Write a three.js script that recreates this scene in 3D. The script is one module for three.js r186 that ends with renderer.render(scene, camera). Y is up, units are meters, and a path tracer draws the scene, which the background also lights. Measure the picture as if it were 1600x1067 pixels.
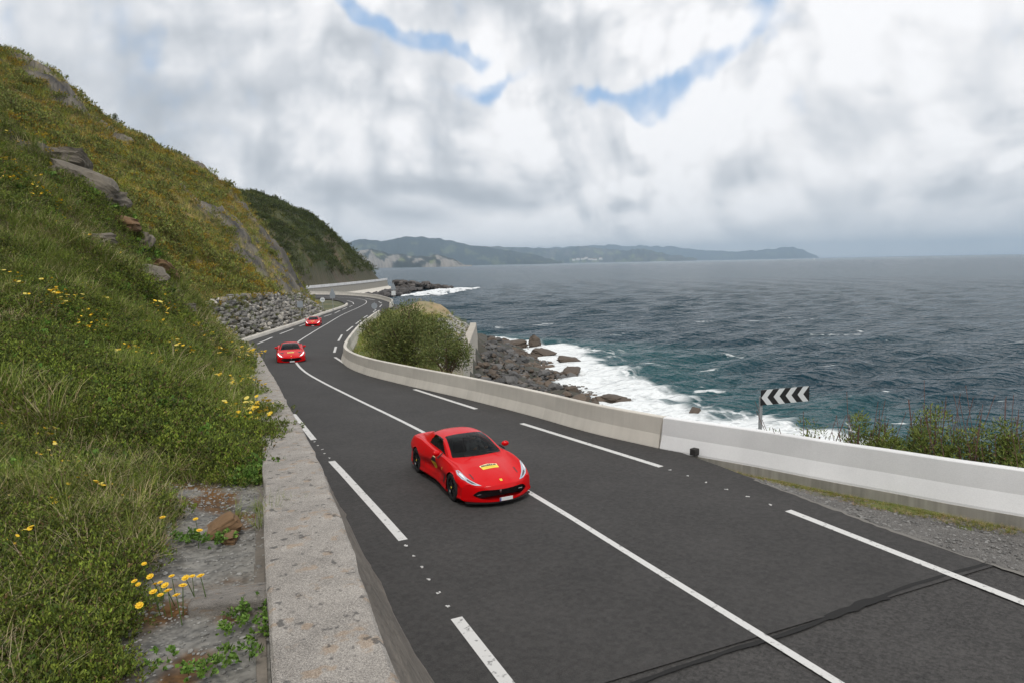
import * as THREE from 'three';
import { mergeGeometries, mergeVertices, toCreasedNormals } from 'three/addons/utils/BufferGeometryUtils.js';
import { ConvexGeometry } from 'three/addons/geometries/ConvexGeometry.js';
import { RoundedBoxGeometry } from 'three/addons/geometries/RoundedBoxGeometry.js';
import { MeshBVH } from 'three-mesh-bvh';
import { MarchingCubes } from 'three/addons/objects/MarchingCubes.js';

// ---------------------------------------------------------------- camera, sky, sun, exposure
const scene = new THREE.Scene();
const RAD = Math.PI / 180;
const camera = new THREE.PerspectiveCamera(53.13, 1024 / 682, 0.1, 60000);
camera.rotation.order = 'YXZ';
camera.position.set(0, 5.75, 0);
camera.rotation.set(-6.495 * RAD, 0, -1.117 * RAD);
const renderer = new THREE.WebGLRenderer({ antialias: true });
renderer.setSize(1024, 682);
renderer.toneMapping = THREE.LinearToneMapping;
renderer.toneMappingExposure = 1.15;
renderer.shadowMap.enabled = true;

const sun = new THREE.DirectionalLight(new THREE.Color(1, 0.955, 0.88), 1.5);
sun.position.set(8, 115, 40);
sun.target.position.set(0, 0, -30);
sun.castShadow = true;
sun.shadow.radius = 24;
sun.shadow.camera.left = sun.shadow.camera.bottom = -150;
sun.shadow.camera.right = sun.shadow.camera.top = 150;
sun.shadow.camera.far = 400;
sun.shadow.mapSize.set(2048, 2048);
scene.add(sun, sun.target);

// ---------------------------------------------------------------- noise
function mulberry(a) { return () => { a |= 0; a = a + 0x6D2B79F5 | 0; let t = Math.imul(a ^ a >>> 15, 1 | a); t = t + Math.imul(t ^ t >>> 7, 61 | t) ^ t; return ((t ^ t >>> 14) >>> 0) / 4294967296; }; }
const PERM = new Uint8Array(512);
{ const r = mulberry(7), p = [...Array(256).keys()]; for (let i = 255; i > 0; i--) { const j = Math.floor(r() * (i + 1)); [p[i], p[j]] = [p[j], p[i]]; } for (let i = 0; i < 512; i++) PERM[i] = p[i & 255]; }
const clamp = (x, a = 0, b = 1) => x < a ? a : x > b ? b : x;
const lerp = (a, b, t) => a + (b - a) * t;
const sstep = (a, b, x) => { const t = clamp((x - a) / (b - a)); return t * t * (3 - 2 * t); };
// value noise in 2D, 0..1, optional period
function vn(x, y, per = 256) {
  const xi = Math.floor(x), yi = Math.floor(y), fx = x - xi, fy = y - yi;
  const u = fx * fx * fx * (fx * (fx * 6 - 15) + 10), v = fy * fy * fy * (fy * (fy * 6 - 15) + 10);
  const x0 = ((xi % per) + per) % per, x1 = (x0 + 1) % per, y0 = ((yi % per) + per) % per, y1 = (y0 + 1) % per;
  const a = PERM[PERM[x0 & 255] + (y0 & 255)], b = PERM[PERM[x1 & 255] + (y0 & 255)], c = PERM[PERM[x0 & 255] + (y1 & 255)], d = PERM[PERM[x1 & 255] + (y1 & 255)];
  return (lerp(lerp(a, b, u), lerp(c, d, u), v)) / 255;
}
function fbm(x, y, oct = 5, per = 256) { let s = 0, a = 0.5, n = 0; for (let i = 0; i < oct; i++) { s += a * vn(x + i * 17.3 * (per === 256 ? 1 : 0), y + i * 9.1 * (per === 256 ? 1 : 0), per); n += a; a *= 0.5; x *= 2; y *= 2; if (per !== 256) per *= 2; } return s / n; }
function ridged(x, y, oct = 4) { let s = 0, a = 0.5, n = 0; for (let i = 0; i < oct; i++) { s += a * (1 - Math.abs(2 * vn(x + i * 11.7, y + i * 5.3) - 1)); n += a; a *= 0.5; x *= 2.03; y *= 2.03; } return s / n; }
const fbm3 = (x, y, z, oct = 4) => (fbm(x + z * 0.37, y + 31.7, oct) + fbm(y + 7.1, z + x * 0.29, oct) + fbm(z + 53.3, x + 19.9, oct)) / 3;

function vn3(x, y, z) {
  const xi = Math.floor(x), yi = Math.floor(y), zi = Math.floor(z), fx = x - xi, fy = y - yi, fz = z - zi;
  const u = fx * fx * (3 - 2 * fx), v = fy * fy * (3 - 2 * fy), w = fz * fz * (3 - 2 * fz), X = xi & 255, Y = yi & 255, Z = zi & 255;
  const A = PERM[X] + Y, B = PERM[X + 1] + Y, AA = PERM[A & 255] + Z, AB = PERM[(A + 1) & 255] + Z, BA = PERM[B & 255] + Z, BB = PERM[(B + 1) & 255] + Z;
  return lerp(lerp(lerp(PERM[AA & 255], PERM[BA & 255], u), lerp(PERM[AB & 255], PERM[BB & 255], u), v), lerp(lerp(PERM[(AA + 1) & 255], PERM[(BA + 1) & 255], u), lerp(PERM[(AB + 1) & 255], PERM[(BB + 1) & 255], u), v), w) / 255;
}
function fbmS(x, y, z, o) { let s = 0, a = 0.5, n = 0; for (let i = 0; i < o; i++) { s += a * vn3(x, y, z); n += a; a *= 0.5; x = x * 2.03 + 13.1; y = y * 2.03 + 7.7; z = z * 2.03 + 3.3; } return s / n; }
function puff(x, y, z, o) { let s = 0, a = 0.5, n = 0; for (let i = 0; i < o; i++) { s += a * Math.abs(2 * vn3(x, y, z) - 1); n += a; a *= 0.48; x = x * 2.07 + 5.1; y = y * 2.07 + 1.7; z = z * 2.07 + 9.3; } return s / n; }

// ---------------------------------------------------------------- sky: a broken, bright overcast
{
  const W = 2560, H = 1280, data = new Float32Array(W * H * 4);
  // [azimuth, elevation, radius az, radius el, tilt] in degrees, azimuth 0 straight ahead of the lens, right positive
  const gaps = [[-11, 19.3, 5.0, 0.9, -0.45], [-6, 17.2, 2.6, 0.7, -0.4], [-15, 21.8, 3.6, 1.0, -0.4], [-1.2, 14.2, 3.0, 0.7, 0.15], [-2.4, 16.2, 2.4, 0.6, 0], [12, 13.2, 3.2, 1.1, 0.2], [16.5, 14.9, 3.8, 1.0, 0.3], [20.5, 18.2, 1.8, 2.2, 0.3], [20.5, 21.5, 2.8, 1.8, 0], [10.8, 11.9, 2.0, 0.8, 0], [7.0, 12.6, 2.0, 0.6, 0],
    [-70, 30, 10, 3, 0.2], [62, 25, 9, 3, -0.3], [100, 34, 12, 4, 0.2], [150, 22, 10, 3, 0.1], [-130, 28, 12, 4, -0.2], [35, 48, 12, 5, 0.3], [-40, 52, 12, 5, -0.3]];
  const darks = [[-11, 6.0, 6, 1.6, 0.17], [-6, 4.4, 7, 1.1, 0.19], [-0.5, 6.2, 4.5, 1.5, 0.12], [-30, 11, 10, 6, 0.10], [-24, 6.0, 8, 2.5, 0.06], [33, 4.4, 9, 1.8, 0.09], [27, 9, 8, 2.0, 0.06],
    [80, 8, 14, 4, 0.15], [125, 7, 14, 3, 0.15], [170, 9, 14, 4, 0.15], [-85, 8, 14, 4, 0.15], [-140, 7, 14, 3, 0.15]];
  const ga = (d, az, el) => { let da = az - d[0]; if (da > 180) da -= 360; if (da < -180) da += 360; const de = el - d[1] - (d[4] || 0) * da; return Math.exp(-(da * da) / (d[2] * d[2]) - (de * de) / (d[3] * d[3])); };
  for (let j = 0; j < H; j++) {
    const el = ((j + 0.5) / H - 0.5) * Math.PI, ce = Math.cos(el), se = Math.sin(el);
    for (let i = 0; i < W; i++) {
      const k = (j * W + i) * 4; data[k + 3] = 1;
      if (el < -0.01) { data[k] = 0.30; data[k + 1] = 0.34; data[k + 2] = 0.37; continue; }
      const th = ((i + 0.5) / W - 0.5) * 2 * Math.PI, x = ce * Math.cos(th), z = ce * Math.sin(th);
      const az = Math.atan2(x, -z) / RAD, eld = el / RAD;
      const y = Math.max(se, 0), fl = lerp(1.9, 1.25, sstep(0.02, 0.35, y)), yy = y * fl;
      const w1 = fbmS(x * 3.1 + 9, yy * 3.1, z * 3.1, 2) - 0.5, w2 = fbmS(x * 3.1, yy * 3.1 + 17, z * 3.1 + 5, 2) - 0.5;
      const big = fbmS(x * 3.4 + w1 * 0.5, yy * 3.4, z * 3.4 + w2 * 0.5, 3);
      const X = x * 8.5 + w1 * 1.3, Y = yy * 8.5 + w2 * 1.3, Z = z * 8.5;
      const b1 = puff(X, Y, Z, 6), b2 = puff(X + 0.1, Y + 0.30, Z, 6), f1 = fbmS(X * 0.9 + 40, Y * 0.9, Z * 0.9, 5);
      const ed = (f1 - 0.5) * 7, ee = (b1 - 0.35) * 4.5;
      let gap = 0, dark = 0;
      if (az > -60 && az < 60 || eld > 15) for (const g of gaps) gap += ga(g, az + ed * 0.7, eld + ee * 0.8 - ed * 0.25);
      for (const g of darks) dark += g[4] * ga([g[0], g[1], g[2], g[3], 0], az + ed, eld + ee * 0.6);
      const fine = fbmS(X * 3.1 + 8, Y * 3.1, Z * 3.1, 4);
      let cov = sstep(-0.22, 0.60, f1 * 0.75 + (fine - 0.5) * 1.0 + (b1 - 0.36) * 0.5 + big * 0.2 + 0.38 - Math.min(gap, 1.0) * 0.80);
      cov = lerp(cov, 1, sstep(11, 5, eld) * 0.95);
      const rel = (b1 - b2) * 0.55, sh = sstep(0.42, 0.60, f1 + (b1 - 0.36) * 0.35 + (fine - 0.5) * 0.22); let br = 0.83 + rel * 1.05 + (sh - 0.5) * 0.12 + (b1 - 0.36) * 0.26 + (fine - 0.5) * 0.08 + (big - 0.5) * 0.42 - dark * (1.05 + b1 * 0.9);
      br = lerp(br, 0.80, sstep(5, 0.5, eld) * 0.7);
      br += 0.09 * ga([-4, 1.9, 13, 0.8, 0], az, eld);
      br = 0.72 + Math.tanh((br - 0.72) * 3.2) / 3.2;
      br = clamp(br, 0.36, 0.90);
      const cool = clamp((0.84 - br) * 0.42, 0, 0.18);
      const cr = br * (1 - cool * 0.62), cg = br * (1 - cool * 0.18), cb = br * (1.015 + cool * 0.28);
      const t = clamp(eld / 60);
      const sr = lerp(0.36, 0.15, t), sg = lerp(0.52, 0.30, t), sb = lerp(0.74, 0.58, t);
      data[k] = lerp(sr, cr, cov); data[k + 1] = lerp(sg, cg, cov); data[k + 2] = lerp(sb, cb, cov);
    }
  }
  const t = new THREE.DataTexture(data, W, H, THREE.RGBAFormat, THREE.FloatType);
  t.mapping = THREE.EquirectangularReflectionMapping; t.magFilter = t.minFilter = THREE.LinearFilter; t.needsUpdate = true;
  scene.background = t; scene.environment = t;
}
// ---------------------------------------------------------------- helpers
const V = (x, y, z) => new THREE.Vector3(x, y, z);
const used = {};
function numbered(n) { const k = used[n] = (used[n] ?? -1) + 1; return k ? n + '_' + String(k).padStart(3, '0') : n; }
function mesh(name, g, m, parent) { const o = new THREE.Mesh(g, m); o.name = name; o.castShadow = o.receiveShadow = true; if (parent) parent.add(o); return o; }
function add(o, label, category, group, kind) { o.name = numbered(o.name); scene.add(o); o.userData = { label, category }; if (group) o.userData.group = group; if (kind) o.userData.kind = kind; return o; }
function group(name) { const g = new THREE.Group(); g.name = name; return g; }
function structure(name, g, m, label) { const o = mesh(name, g, m); o.name = numbered(name); o.userData = { kind: 'structure', label, category: name.replace(/_/g, ' ') }; scene.add(o); return o; }
function stuff(o, label, category) { o.name = numbered(o.name); scene.add(o); o.userData = { kind: 'stuff', label, category }; return o; }
const col = (r, g, b) => new THREE.Color().setRGB(r, g, b);
function mat(r, g, b, rough = 0.8, extra = {}) { return new THREE.MeshStandardMaterial({ color: col(r, g, b), roughness: rough, ...extra }); }
function phys(r, g, b, rough, extra = {}) { return new THREE.MeshPhysicalMaterial({ color: col(r, g, b), roughness: rough, ...extra }); }
const toS = c => c <= 0.0031308 ? c * 12.92 : 1.055 * Math.pow(c, 1 / 2.4) - 0.055;
// colour texture from a function (u,v in 0..1) -> linear rgb
function ctex(n, fn, rep = true) {
  const d = new Uint8Array(n * n * 4);
  for (let j = 0; j < n; j++) for (let i = 0; i < n; i++) { const c = fn(i / n, j / n, i, j), k = (j * n + i) * 4; d[k] = 255 * clamp(toS(c[0])); d[k + 1] = 255 * clamp(toS(c[1])); d[k + 2] = 255 * clamp(toS(c[2])); d[k + 3] = 255; }
  const t = new THREE.DataTexture(d, n, n); t.colorSpace = THREE.SRGBColorSpace; t.magFilter = THREE.LinearFilter; t.minFilter = THREE.LinearMipmapLinearFilter; t.generateMipmaps = true;
  t.wrapS = t.wrapT = rep ? THREE.RepeatWrapping : THREE.ClampToEdgeWrapping; t.needsUpdate = true; return t;
}
function htex(n, fn) {
  const d = new Uint8Array(n * n * 4);
  for (let j = 0; j < n; j++) for (let i = 0; i < n; i++) { const c = 255 * clamp(fn(i / n, j / n, i, j)), k = (j * n + i) * 4; d[k] = d[k + 1] = d[k + 2] = c; d[k + 3] = 255; }
  const t = new THREE.DataTexture(d, n, n); t.magFilter = THREE.LinearFilter; t.wrapS = t.wrapT = THREE.RepeatWrapping; t.needsUpdate = true; return t;
}
// piecewise-linear table
function table(xs, ys) { return x => { if (x <= xs[0]) return ys[0]; for (let i = 1; i < xs.length; i++) if (x <= xs[i]) return lerp(ys[i - 1], ys[i], (x - xs[i - 1]) / (xs[i] - xs[i - 1])); return ys[ys.length - 1]; }; }
// smooth curve through plan points, resampled evenly: returns arrays of Vector3
function curve(pts, step, y = () => 0) {
  const c = new THREE.CatmullRomCurve3(pts.map(p => V(p[0], p.length > 2 ? p[2] : 0, p[1])), false, 'centripetal');
  const n = Math.max(2, Math.ceil(c.getLength() / step)), out = c.getSpacedPoints(n);
  if (pts[0].length < 3) for (const p of out) p.y = y(p);
  return out;
}
// vertical profile of the road against depth: level by the camera, then about three per cent down
const roadDrop = table([-60, 10, 15, 19, 24, 30, 48, 70, 97, 130, 170, 210, 420], [0, 0, 0, -0.05, -0.19, -0.36, -0.85, -1.55, -2.3, -2.85, -3.1, -3.2, -3.0]);
const roadY = p => roadDrop(-p.z);
// sweep a profile [[offset to the right, height], ...] along a polyline; uv in metres
function sweep(path, profile, { closed = false, v0 = 0, vary = null, crease = 0.6 } = {}) {
  const n = path.length, m = profile.length, pos = [], uv = [], idx = []; let len = 0; const vs = [0];
  for (let j = 1; j < m; j++) vs.push(vs[j - 1] + Math.hypot(profile[j][0] - profile[j - 1][0], profile[j][1] - profile[j - 1][1]));
  for (let i = 0; i < n; i++) {
    const a = path[Math.max(0, i - 1)], b = path[Math.min(n - 1, i + 1)]; let dx = b.x - a.x, dz = b.z - a.z; const l = Math.hypot(dx, dz) || 1; dx /= l; dz /= l;
    if (i) len += path[i].distanceTo(path[i - 1]);
    for (let j = 0; j < m; j++) { const [o, h] = vary ? vary(profile[j], i, j, path[i]) : profile[j]; pos.push(path[i].x - dz * o, path[i].y + h, path[i].z + dx * o); uv.push(len, vs[j] + v0); }
  }
  for (let i = 0; i < n - 1; i++) for (let j = 0; j < m - 1; j++) { const a = i * m + j, b = a + m; idx.push(a, a + 1, b, b, a + 1, b + 1); }
  let g = new THREE.BufferGeometry();
  g.setAttribute('position', new THREE.Float32BufferAttribute(pos, 3)); g.setAttribute('uv', new THREE.Float32BufferAttribute(uv, 2)); g.setIndex(idx);
  if (closed) {   // end caps, fan over the (roughly convex) profile
    const cap = (i, flip) => { const p = [], q = [], ix = []; for (let j = 0; j < m; j++) { const k = (i * m + j) * 3; p.push(pos[k], pos[k + 1], pos[k + 2]); q.push(profile[j][0], profile[j][1]); } for (let j = 1; j < m - 1; j++) flip ? ix.push(0, j + 1, j) : ix.push(0, j, j + 1); const c = new THREE.BufferGeometry(); c.setAttribute('position', new THREE.Float32BufferAttribute(p, 3)); c.setAttribute('uv', new THREE.Float32BufferAttribute(q, 2)); c.setIndex(ix); return c; };
    g = mergeGeometries([g, cap(0, true), cap(n - 1, false)]);
  }
  return toCreasedNormals(g, crease);
}
// sheet between two polylines of equal count; uv is world plan in metres
function sheet(A, B, cols = 6, dy = 0, wob = null, onY = null) {
  const pos = [], uv = [], idx = [], m = cols + 1;
  for (let i = 0; i < A.length; i++) for (let j = 0; j <= cols; j++) { const t = j / cols, p = A[i].clone().lerp(B[i], t); if (onY) p.y = onY(p); p.y += dy + (wob ? wob(p, t) : 0); pos.push(p.x, p.y, p.z); uv.push(p.x, p.z); }
  for (let i = 0; i < A.length - 1; i++) for (let j = 0; j < cols; j++) { const a = i * m + j, b = a + m; idx.push(a, a + 1, b, b, a + 1, b + 1); }
  const g = new THREE.BufferGeometry(); g.setAttribute('position', new THREE.Float32BufferAttribute(pos, 3)); g.setAttribute('uv', new THREE.Float32BufferAttribute(uv, 2)); g.setIndex(idx); g.computeVertexNormals();
  const nn = g.attributes.normal; if (nn.getY(0) < 0) { const ix = g.index.array; for (let i = 0; i < ix.length; i += 3) { const t = ix[i]; ix[i] = ix[i + 1]; ix[i + 1] = t; } g.computeVertexNormals(); }
  return g;
}
// heights from scattered control points (linear radial basis with a plane)
function rbf(P, smooth = 0) {
  const n = P.length, N = n + 3, A = Array.from({ length: N }, () => new Float64Array(N + 1));
  const ker = r => r;
  for (let i = 0; i < n; i++) { for (let j = 0; j < n; j++) A[i][j] = ker(Math.hypot(P[i][0] - P[j][0], P[i][2] - P[j][2])) - (i === j ? smooth : 0); A[i][n] = A[n][i] = 1; A[i][n + 1] = A[n + 1][i] = P[i][0]; A[i][n + 2] = A[n + 2][i] = P[i][2]; A[i][N] = P[i][1]; }
  for (let c = 0; c < N; c++) { let p = c; for (let r = c + 1; r < N; r++) if (Math.abs(A[r][c]) > Math.abs(A[p][c])) p = r; [A[c], A[p]] = [A[p], A[c]]; const d = A[c][c] || 1e-9; for (let r = c + 1; r < N; r++) { const f = A[r][c] / d; if (f) for (let k = c; k <= N; k++) A[r][k] -= f * A[c][k]; } }
  const w = new Float64Array(N); for (let c = N - 1; c >= 0; c--) { let s = A[c][N]; for (let k = c + 1; k < N; k++) s -= A[c][k] * w[k]; w[c] = s / (A[c][c] || 1e-9); }
  return (x, z) => { let s = w[n] + w[n + 1] * x + w[n + 2] * z; for (let i = 0; i < n; i++) s += w[i] * Math.hypot(x - P[i][0], z - P[i][2]); return s; };
}
// a broken stone: hull of jittered points
function stoneGeometry(seed, sx, sy, sz, n = 14) {
  const r = mulberry(seed), p = [];
  for (let i = 0; i < n; i++) { const y = 1 - 2 * (i + 0.5) / n, a = i * 2.39996 + r() * 0.8, q = Math.sqrt(1 - y * y), k = 0.78 + r() * 0.34; p.push(V(Math.cos(a) * q * k * sx, y * k * sy, Math.sin(a) * q * k * sz)); }
  const g = new ConvexGeometry(p); const P = g.attributes.position, uv = []; for (let i = 0; i < P.count; i++) uv.push(P.getX(i) + P.getY(i) * 0.5, P.getZ(i) + P.getY(i) * 0.5); g.setAttribute('uv', new THREE.Float32BufferAttribute(uv, 2)); return g;
}
// ---------------------------------------------------------------- surface materials
const asphaltTex = (base, grain, patch, seed) => ctex(1024, (u, v, i, j) => {
  const r = vn(i * 0.53 + seed, j * 0.53, 256), f = fbm(u * 64, v * 64, 3, 64), p = fbm(u * 4 + 0.01, v * 4, 4, 4), s = vn(i * 0.9 + 31, j * 0.9 + 7, 256);
  let b = base * (1 + (r - 0.5) * grain + (f - 0.5) * grain * 1.2 + (p - 0.5) * patch); if (s > 0.93) b += base * 0.9 * (s - 0.93) / 0.07 * grain;
  return [b * 1.05, b * 0.985, b * 0.935];
});
const tileUV = (t, metres) => { t.repeat.set(1 / metres, 1 / metres); return t; };
const asphaltMat = new THREE.MeshStandardMaterial({ map: tileUV(asphaltTex(0.038, 0.55, 0.42, 3), 5.3), roughness: 0.88, bumpMap: tileUV(htex(512, (u, v, i, j) => 0.5 * vn(i * 0.7, j * 0.7) + 0.5 * fbm(u * 64, v * 64, 2, 64)), 0.9), bumpScale: 0.004 });
const oldAsphaltMat = new THREE.MeshStandardMaterial({ map: tileUV(asphaltTex(0.054, 0.95, 0.35, 11), 3.1), roughness: 0.9, bumpMap: tileUV(htex(512, (u, v, i, j) => vn(i * 0.45, j * 0.45)), 0.9), bumpScale: 0.008 });
const tarMat = mat(0.013, 0.0125, 0.012, 0.95);
const paintTex = ctex(512, (u, v, i, j) => { const n = fbm(u * 24, v * 24, 4, 24), s = vn(i * 0.8, j * 0.8), w = sstep(0.70, 0.82, n + (s - 0.5) * 0.25); const b = lerp(0.60 + (s - 0.5) * 0.10, 0.22, w); return [b, b * 0.985, b * 0.95]; });
const paintMat = new THREE.MeshStandardMaterial({ map: tileUV(paintTex, 1.7), roughness: 0.65 });
const gravelTex = ctex(1024, (u, v, i, j) => { const a = vn(i * 0.21, j * 0.21), b = vn(i * 0.47 + 9, j * 0.47), p = fbm(u * 6, v * 6, 4, 6); const k = 0.16 + (a - 0.5) * 0.16 + (b - 0.5) * 0.16 + (p - 0.5) * 0.10; return [k * 1.05, k * 0.99, k * 0.92]; });
const gravelMat = new THREE.MeshStandardMaterial({ map: tileUV(gravelTex, 2.4), roughness: 0.95, bumpMap: tileUV(htex(512, (u, v, i, j) => vn(i * 0.3, j * 0.3) * 0.7 + 0.3 * vn(i * 0.6, j * 0.6)), 1.0), bumpScale: 0.02 });
const wallTopTex = ctex(1024, (u, v, i, j) => {
  const g1 = vn(i * 0.37, j * 0.37), g2 = vn(i * 0.8 + 40, j * 0.8), f = fbm(u * 12, v * 12, 5, 12), l = fbm(u * 22 + 0.3, v * 22, 3, 22), d = fbm(u * 34 + 0.5, v * 34 + 0.2, 3, 34);
  let k = 0.30 + (g1 - 0.5) * 0.20 + (g2 - 0.5) * 0.18 + (f - 0.5) * 0.16; let c = [k * 1.06, k * 0.97, k * 0.87];
  const o = sstep(0.62, 0.80, l) * 0.40; c = [lerp(c[0], 0.33, o), lerp(c[1], 0.21, o), lerp(c[2], 0.11, o)];   // ochre lichen
  const w = sstep(0.74, 0.80, d + (g1 - 0.5) * 0.16) * 0.7; c = c.map(x => lerp(x, 0.045, w));                     // dark lichen spots
  if (g2 > 0.9) c = c.map(x => x * 1.5);
  return c;
});
const wallTopMat = new THREE.MeshStandardMaterial({ map: tileUV(wallTopTex, 1.9), roughness: 0.93, bumpMap: tileUV(htex(512, (u, v, i, j) => vn(i * 0.33, j * 0.33) * 0.6 + 0.4 * fbm(u * 20, v * 20, 3, 20)), 0.8), bumpScale: 0.012 });
const concreteTex = (b0, tint, streak, seed) => ctex(1024, (u, v, i, j) => {
  const f = fbm(u * 5 + seed, v * 5, 5, 256), s = fbm(u * 40, v * 3 + seed, 3, 256), g = vn(i * 0.6, j * 0.6);
  const k = b0 * (1 + (f - 0.5) * 0.30 + (s - 0.5) * streak + (g - 0.5) * 0.10); return [k * tint[0], k * tint[1], k * tint[2]];
});
const beigeMat = new THREE.MeshStandardMaterial({ map: tileUV(concreteTex(0.57, [1.05, 0.985, 0.87], 0.12, 3), 6), roughness: 0.85, bumpMap: tileUV(htex(256, (u, v, i, j) => vn(i * 0.6, j * 0.6)), 0.7), bumpScale: 0.003 });
const whiteMat = new THREE.MeshStandardMaterial({ map: tileUV(concreteTex(0.76, [1.0, 0.995, 0.985], 0.05, 7), 9), roughness: 0.6 });
const footMat = new THREE.MeshStandardMaterial({ map: tileUV(concreteTex(0.30, [1.05, 0.99, 0.86], 0.5, 9), 4), roughness: 0.92 });
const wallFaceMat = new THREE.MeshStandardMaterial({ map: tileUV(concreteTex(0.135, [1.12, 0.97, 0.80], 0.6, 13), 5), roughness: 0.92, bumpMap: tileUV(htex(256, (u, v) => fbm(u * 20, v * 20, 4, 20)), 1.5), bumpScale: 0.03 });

// ---------------------------------------------------------------- plan of the road
const leftEdgePts = [[-0.7, -7.6], [-1.25, -8.87], [-3.59, -14.1], [-6.5, -20], [-9.1, -25.3], [-12.4, -32.5], [-15.9, -40], [-19.9, -49], [-23.9, -58.5], [-26.1, -65.5], [-28.0, -78.6], [-31.5, -104.7], [-34.5, -126.8], [-36.9, -153], [-39.5, -165], [-46.5, -184], [-57, -199], [-72, -212]];
const rightEdgePts = [[8.95, -12.15], [8.1, -13.6], [7.2, -15.6], [6.4, -17.4], [5.6, -19.3], [4.6, -21.4], [2.9, -23.7], [0.7, -27.0], [-2.1, -31.4], [-5.7, -36.3], [-8.6, -40.6], [-10.6, -44.4], [-12.1, -48.4], [-13.2, -53.0], [-14.4, -59.0], [-17.3, -75.8], [-19.95, -93.7], [-21.5, -105], [-23.7, -125], [-25.8, -143], [-28.2, -160], [-31.3, -172], [-37.2, -189], [-45.3, -206], [-56, -220], [-72, -232]];
const NR = 390;
const leftEdge = new THREE.CatmullRomCurve3(leftEdgePts.map(p => V(p[0], 0, p[1])), false, 'centripetal').getSpacedPoints(NR);
const rightEdge = new THREE.CatmullRomCurve3(rightEdgePts.map(p => V(p[0], 0, p[1])), false, 'centripetal').getSpacedPoints(NR);
for (const p of [...leftEdge, ...rightEdge]) p.y = roadY(p);
const road = structure('road', sheet(leftEdge.map(p => V(p.x - 0.9, p.y, p.z)), rightEdge, 26, 0, null, roadY), asphaltMat, 'dark grey two-lane coast road curving round the hillside');
{ // the older, coarser surface this side of the joint
  const A = [], B = []; for (let i = 0; i <= 40; i++) { const t = i / 40; A.push(V(lerp(-1.6, 11.0, t), t < 0.06 ? -0.02 : 0, lerp(-7.9, 20, t))); B.push(V(lerp(8.85, 25, t), t < 0.06 ? -0.02 : 0, lerp(-12.4, 16, t))); }
  structure('old_road', sheet(A, B, 6, -0.005), oldAsphaltMat, 'paler coarse older asphalt in front of the tar joint');
}
function ribbonOn(pts, width, dy, jag = 0, seed = 1, step = 0.4) {
  const c = curve(pts, step), r = mulberry(seed), A = [], B = [];
  c.forEach((p, i) => { const a = c[Math.max(0, i - 1)], b = c[Math.min(c.length - 1, i + 1)], l = Math.hypot(b.x - a.x, b.z - a.z); const nx = -(b.z - a.z) / l, nz = (b.x - a.x) / l; const w = width / 2 * (1 + (r() - 0.5) * jag), w2 = width / 2 * (1 + (r() - 0.5) * jag); A.push(V(p.x - nx * w, roadY(p), p.z - nz * w)); B.push(V(p.x + nx * w2, roadY(p), p.z + nz * w2)); });
  return sheet(A, B, 1, dy);
}
mesh('centre_line', ribbonOn([[11.5, 6.5], [7.9, -1.2], [4.35, -8.69], [2.32, -12.8], [0.29, -16.94], [-3.52, -24.5], [-7.86, -32.4], [-10.68, -37.6], [-12.9, -42], [-15.2, -47.5], [-17.7, -54.8], [-20.7, -65.4], [-23.0, -77.4], [-26.5, -97.7], [-30.6, -125], [-33.2, -150], [-35.3, -166], [-39.5, -183], [-47, -198], [-60, -211]], 0.15, 0.006), paintMat, road);
const dashes = [
  [[9.7, 1.5], [7.7, 7]], [[1.6, -5.2], [-1.0, -10.61]].map((p, i) => i ? p : [1.55, -5.2]), [[-2.38, -13.85], [-5.54, -20.15]], [[-6.93, -23.1], [-9.2, -28.0]], [[-22.63, -58.16], [-23.27, -60.73]], [[-24.41, -65.04], [-25.91, -73.38]], [[-26.71, -78.22], [-28.07, -87.36]], [[-29.0, -92.86], [-30.0, -100.06]], [[-31.0, -108], [-31.6, -113]], [[-31.97, -116.14], [-32.73, -124.06]], [[-33.0, -127.2], [-34.2, -136.0]], [[-34.5, -139.08], [-35.2, -146.04]], [[-35.5, -149.5], [-36.0, -154.5]], [[-37.2, -161], [-39.8, -171], [-43.5, -181]],
  [[12.6, -2.2], [8.41, -10.75], [6.27, -15.13]], [[4.16, -18.82], [0.3, -25.19]], [[-1.57, -28.35], [-5.01, -34.14]], [[-6.62, -37.06], [-9.65, -42.64]], [[-10.98, -45.02], [-13.3, -50.7]], [[-14.3, -54.4], [-15.6, -60.0]], [[-17.0, -66.4], [-18.82, -75.21]], [[-19.6, -80.6], [-21.13, -90.41]], [[-22.0, -96.0], [-23.15, -104.25]], [[-23.97, -110.15], [-24.83, -117.48]], [[-26.0, -128], [-27.2, -137]], [[-28.2, -146], [-29.6, -156]], [[-31, -163], [-33.4, -172]], [[-36, -180], [-41, -192]]];
for (const d of dashes.slice(1)) mesh('edge_dash', ribbonOn(d, 0.2, 0.006), paintMat, road);
mesh('tar_joint', ribbonOn([[-0.7, -7.62], [0.6, -8.22], [1.67, -8.80], [2.93, -9.42], [4.16, -9.96], [5.12, -10.45], [6.5, -11.2], [7.67, -11.75], [8.9, -12.25]], 0.085, 0.005, 0.7, 5, 0.3), tarMat, road);
mesh('tar_joint', ribbonOn([[5.0, -10.38], [5.6, -10.72], [6.3, -11.05]], 0.17, 0.0055, 0.7, 6, 0.22), tarMat, road);

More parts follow.
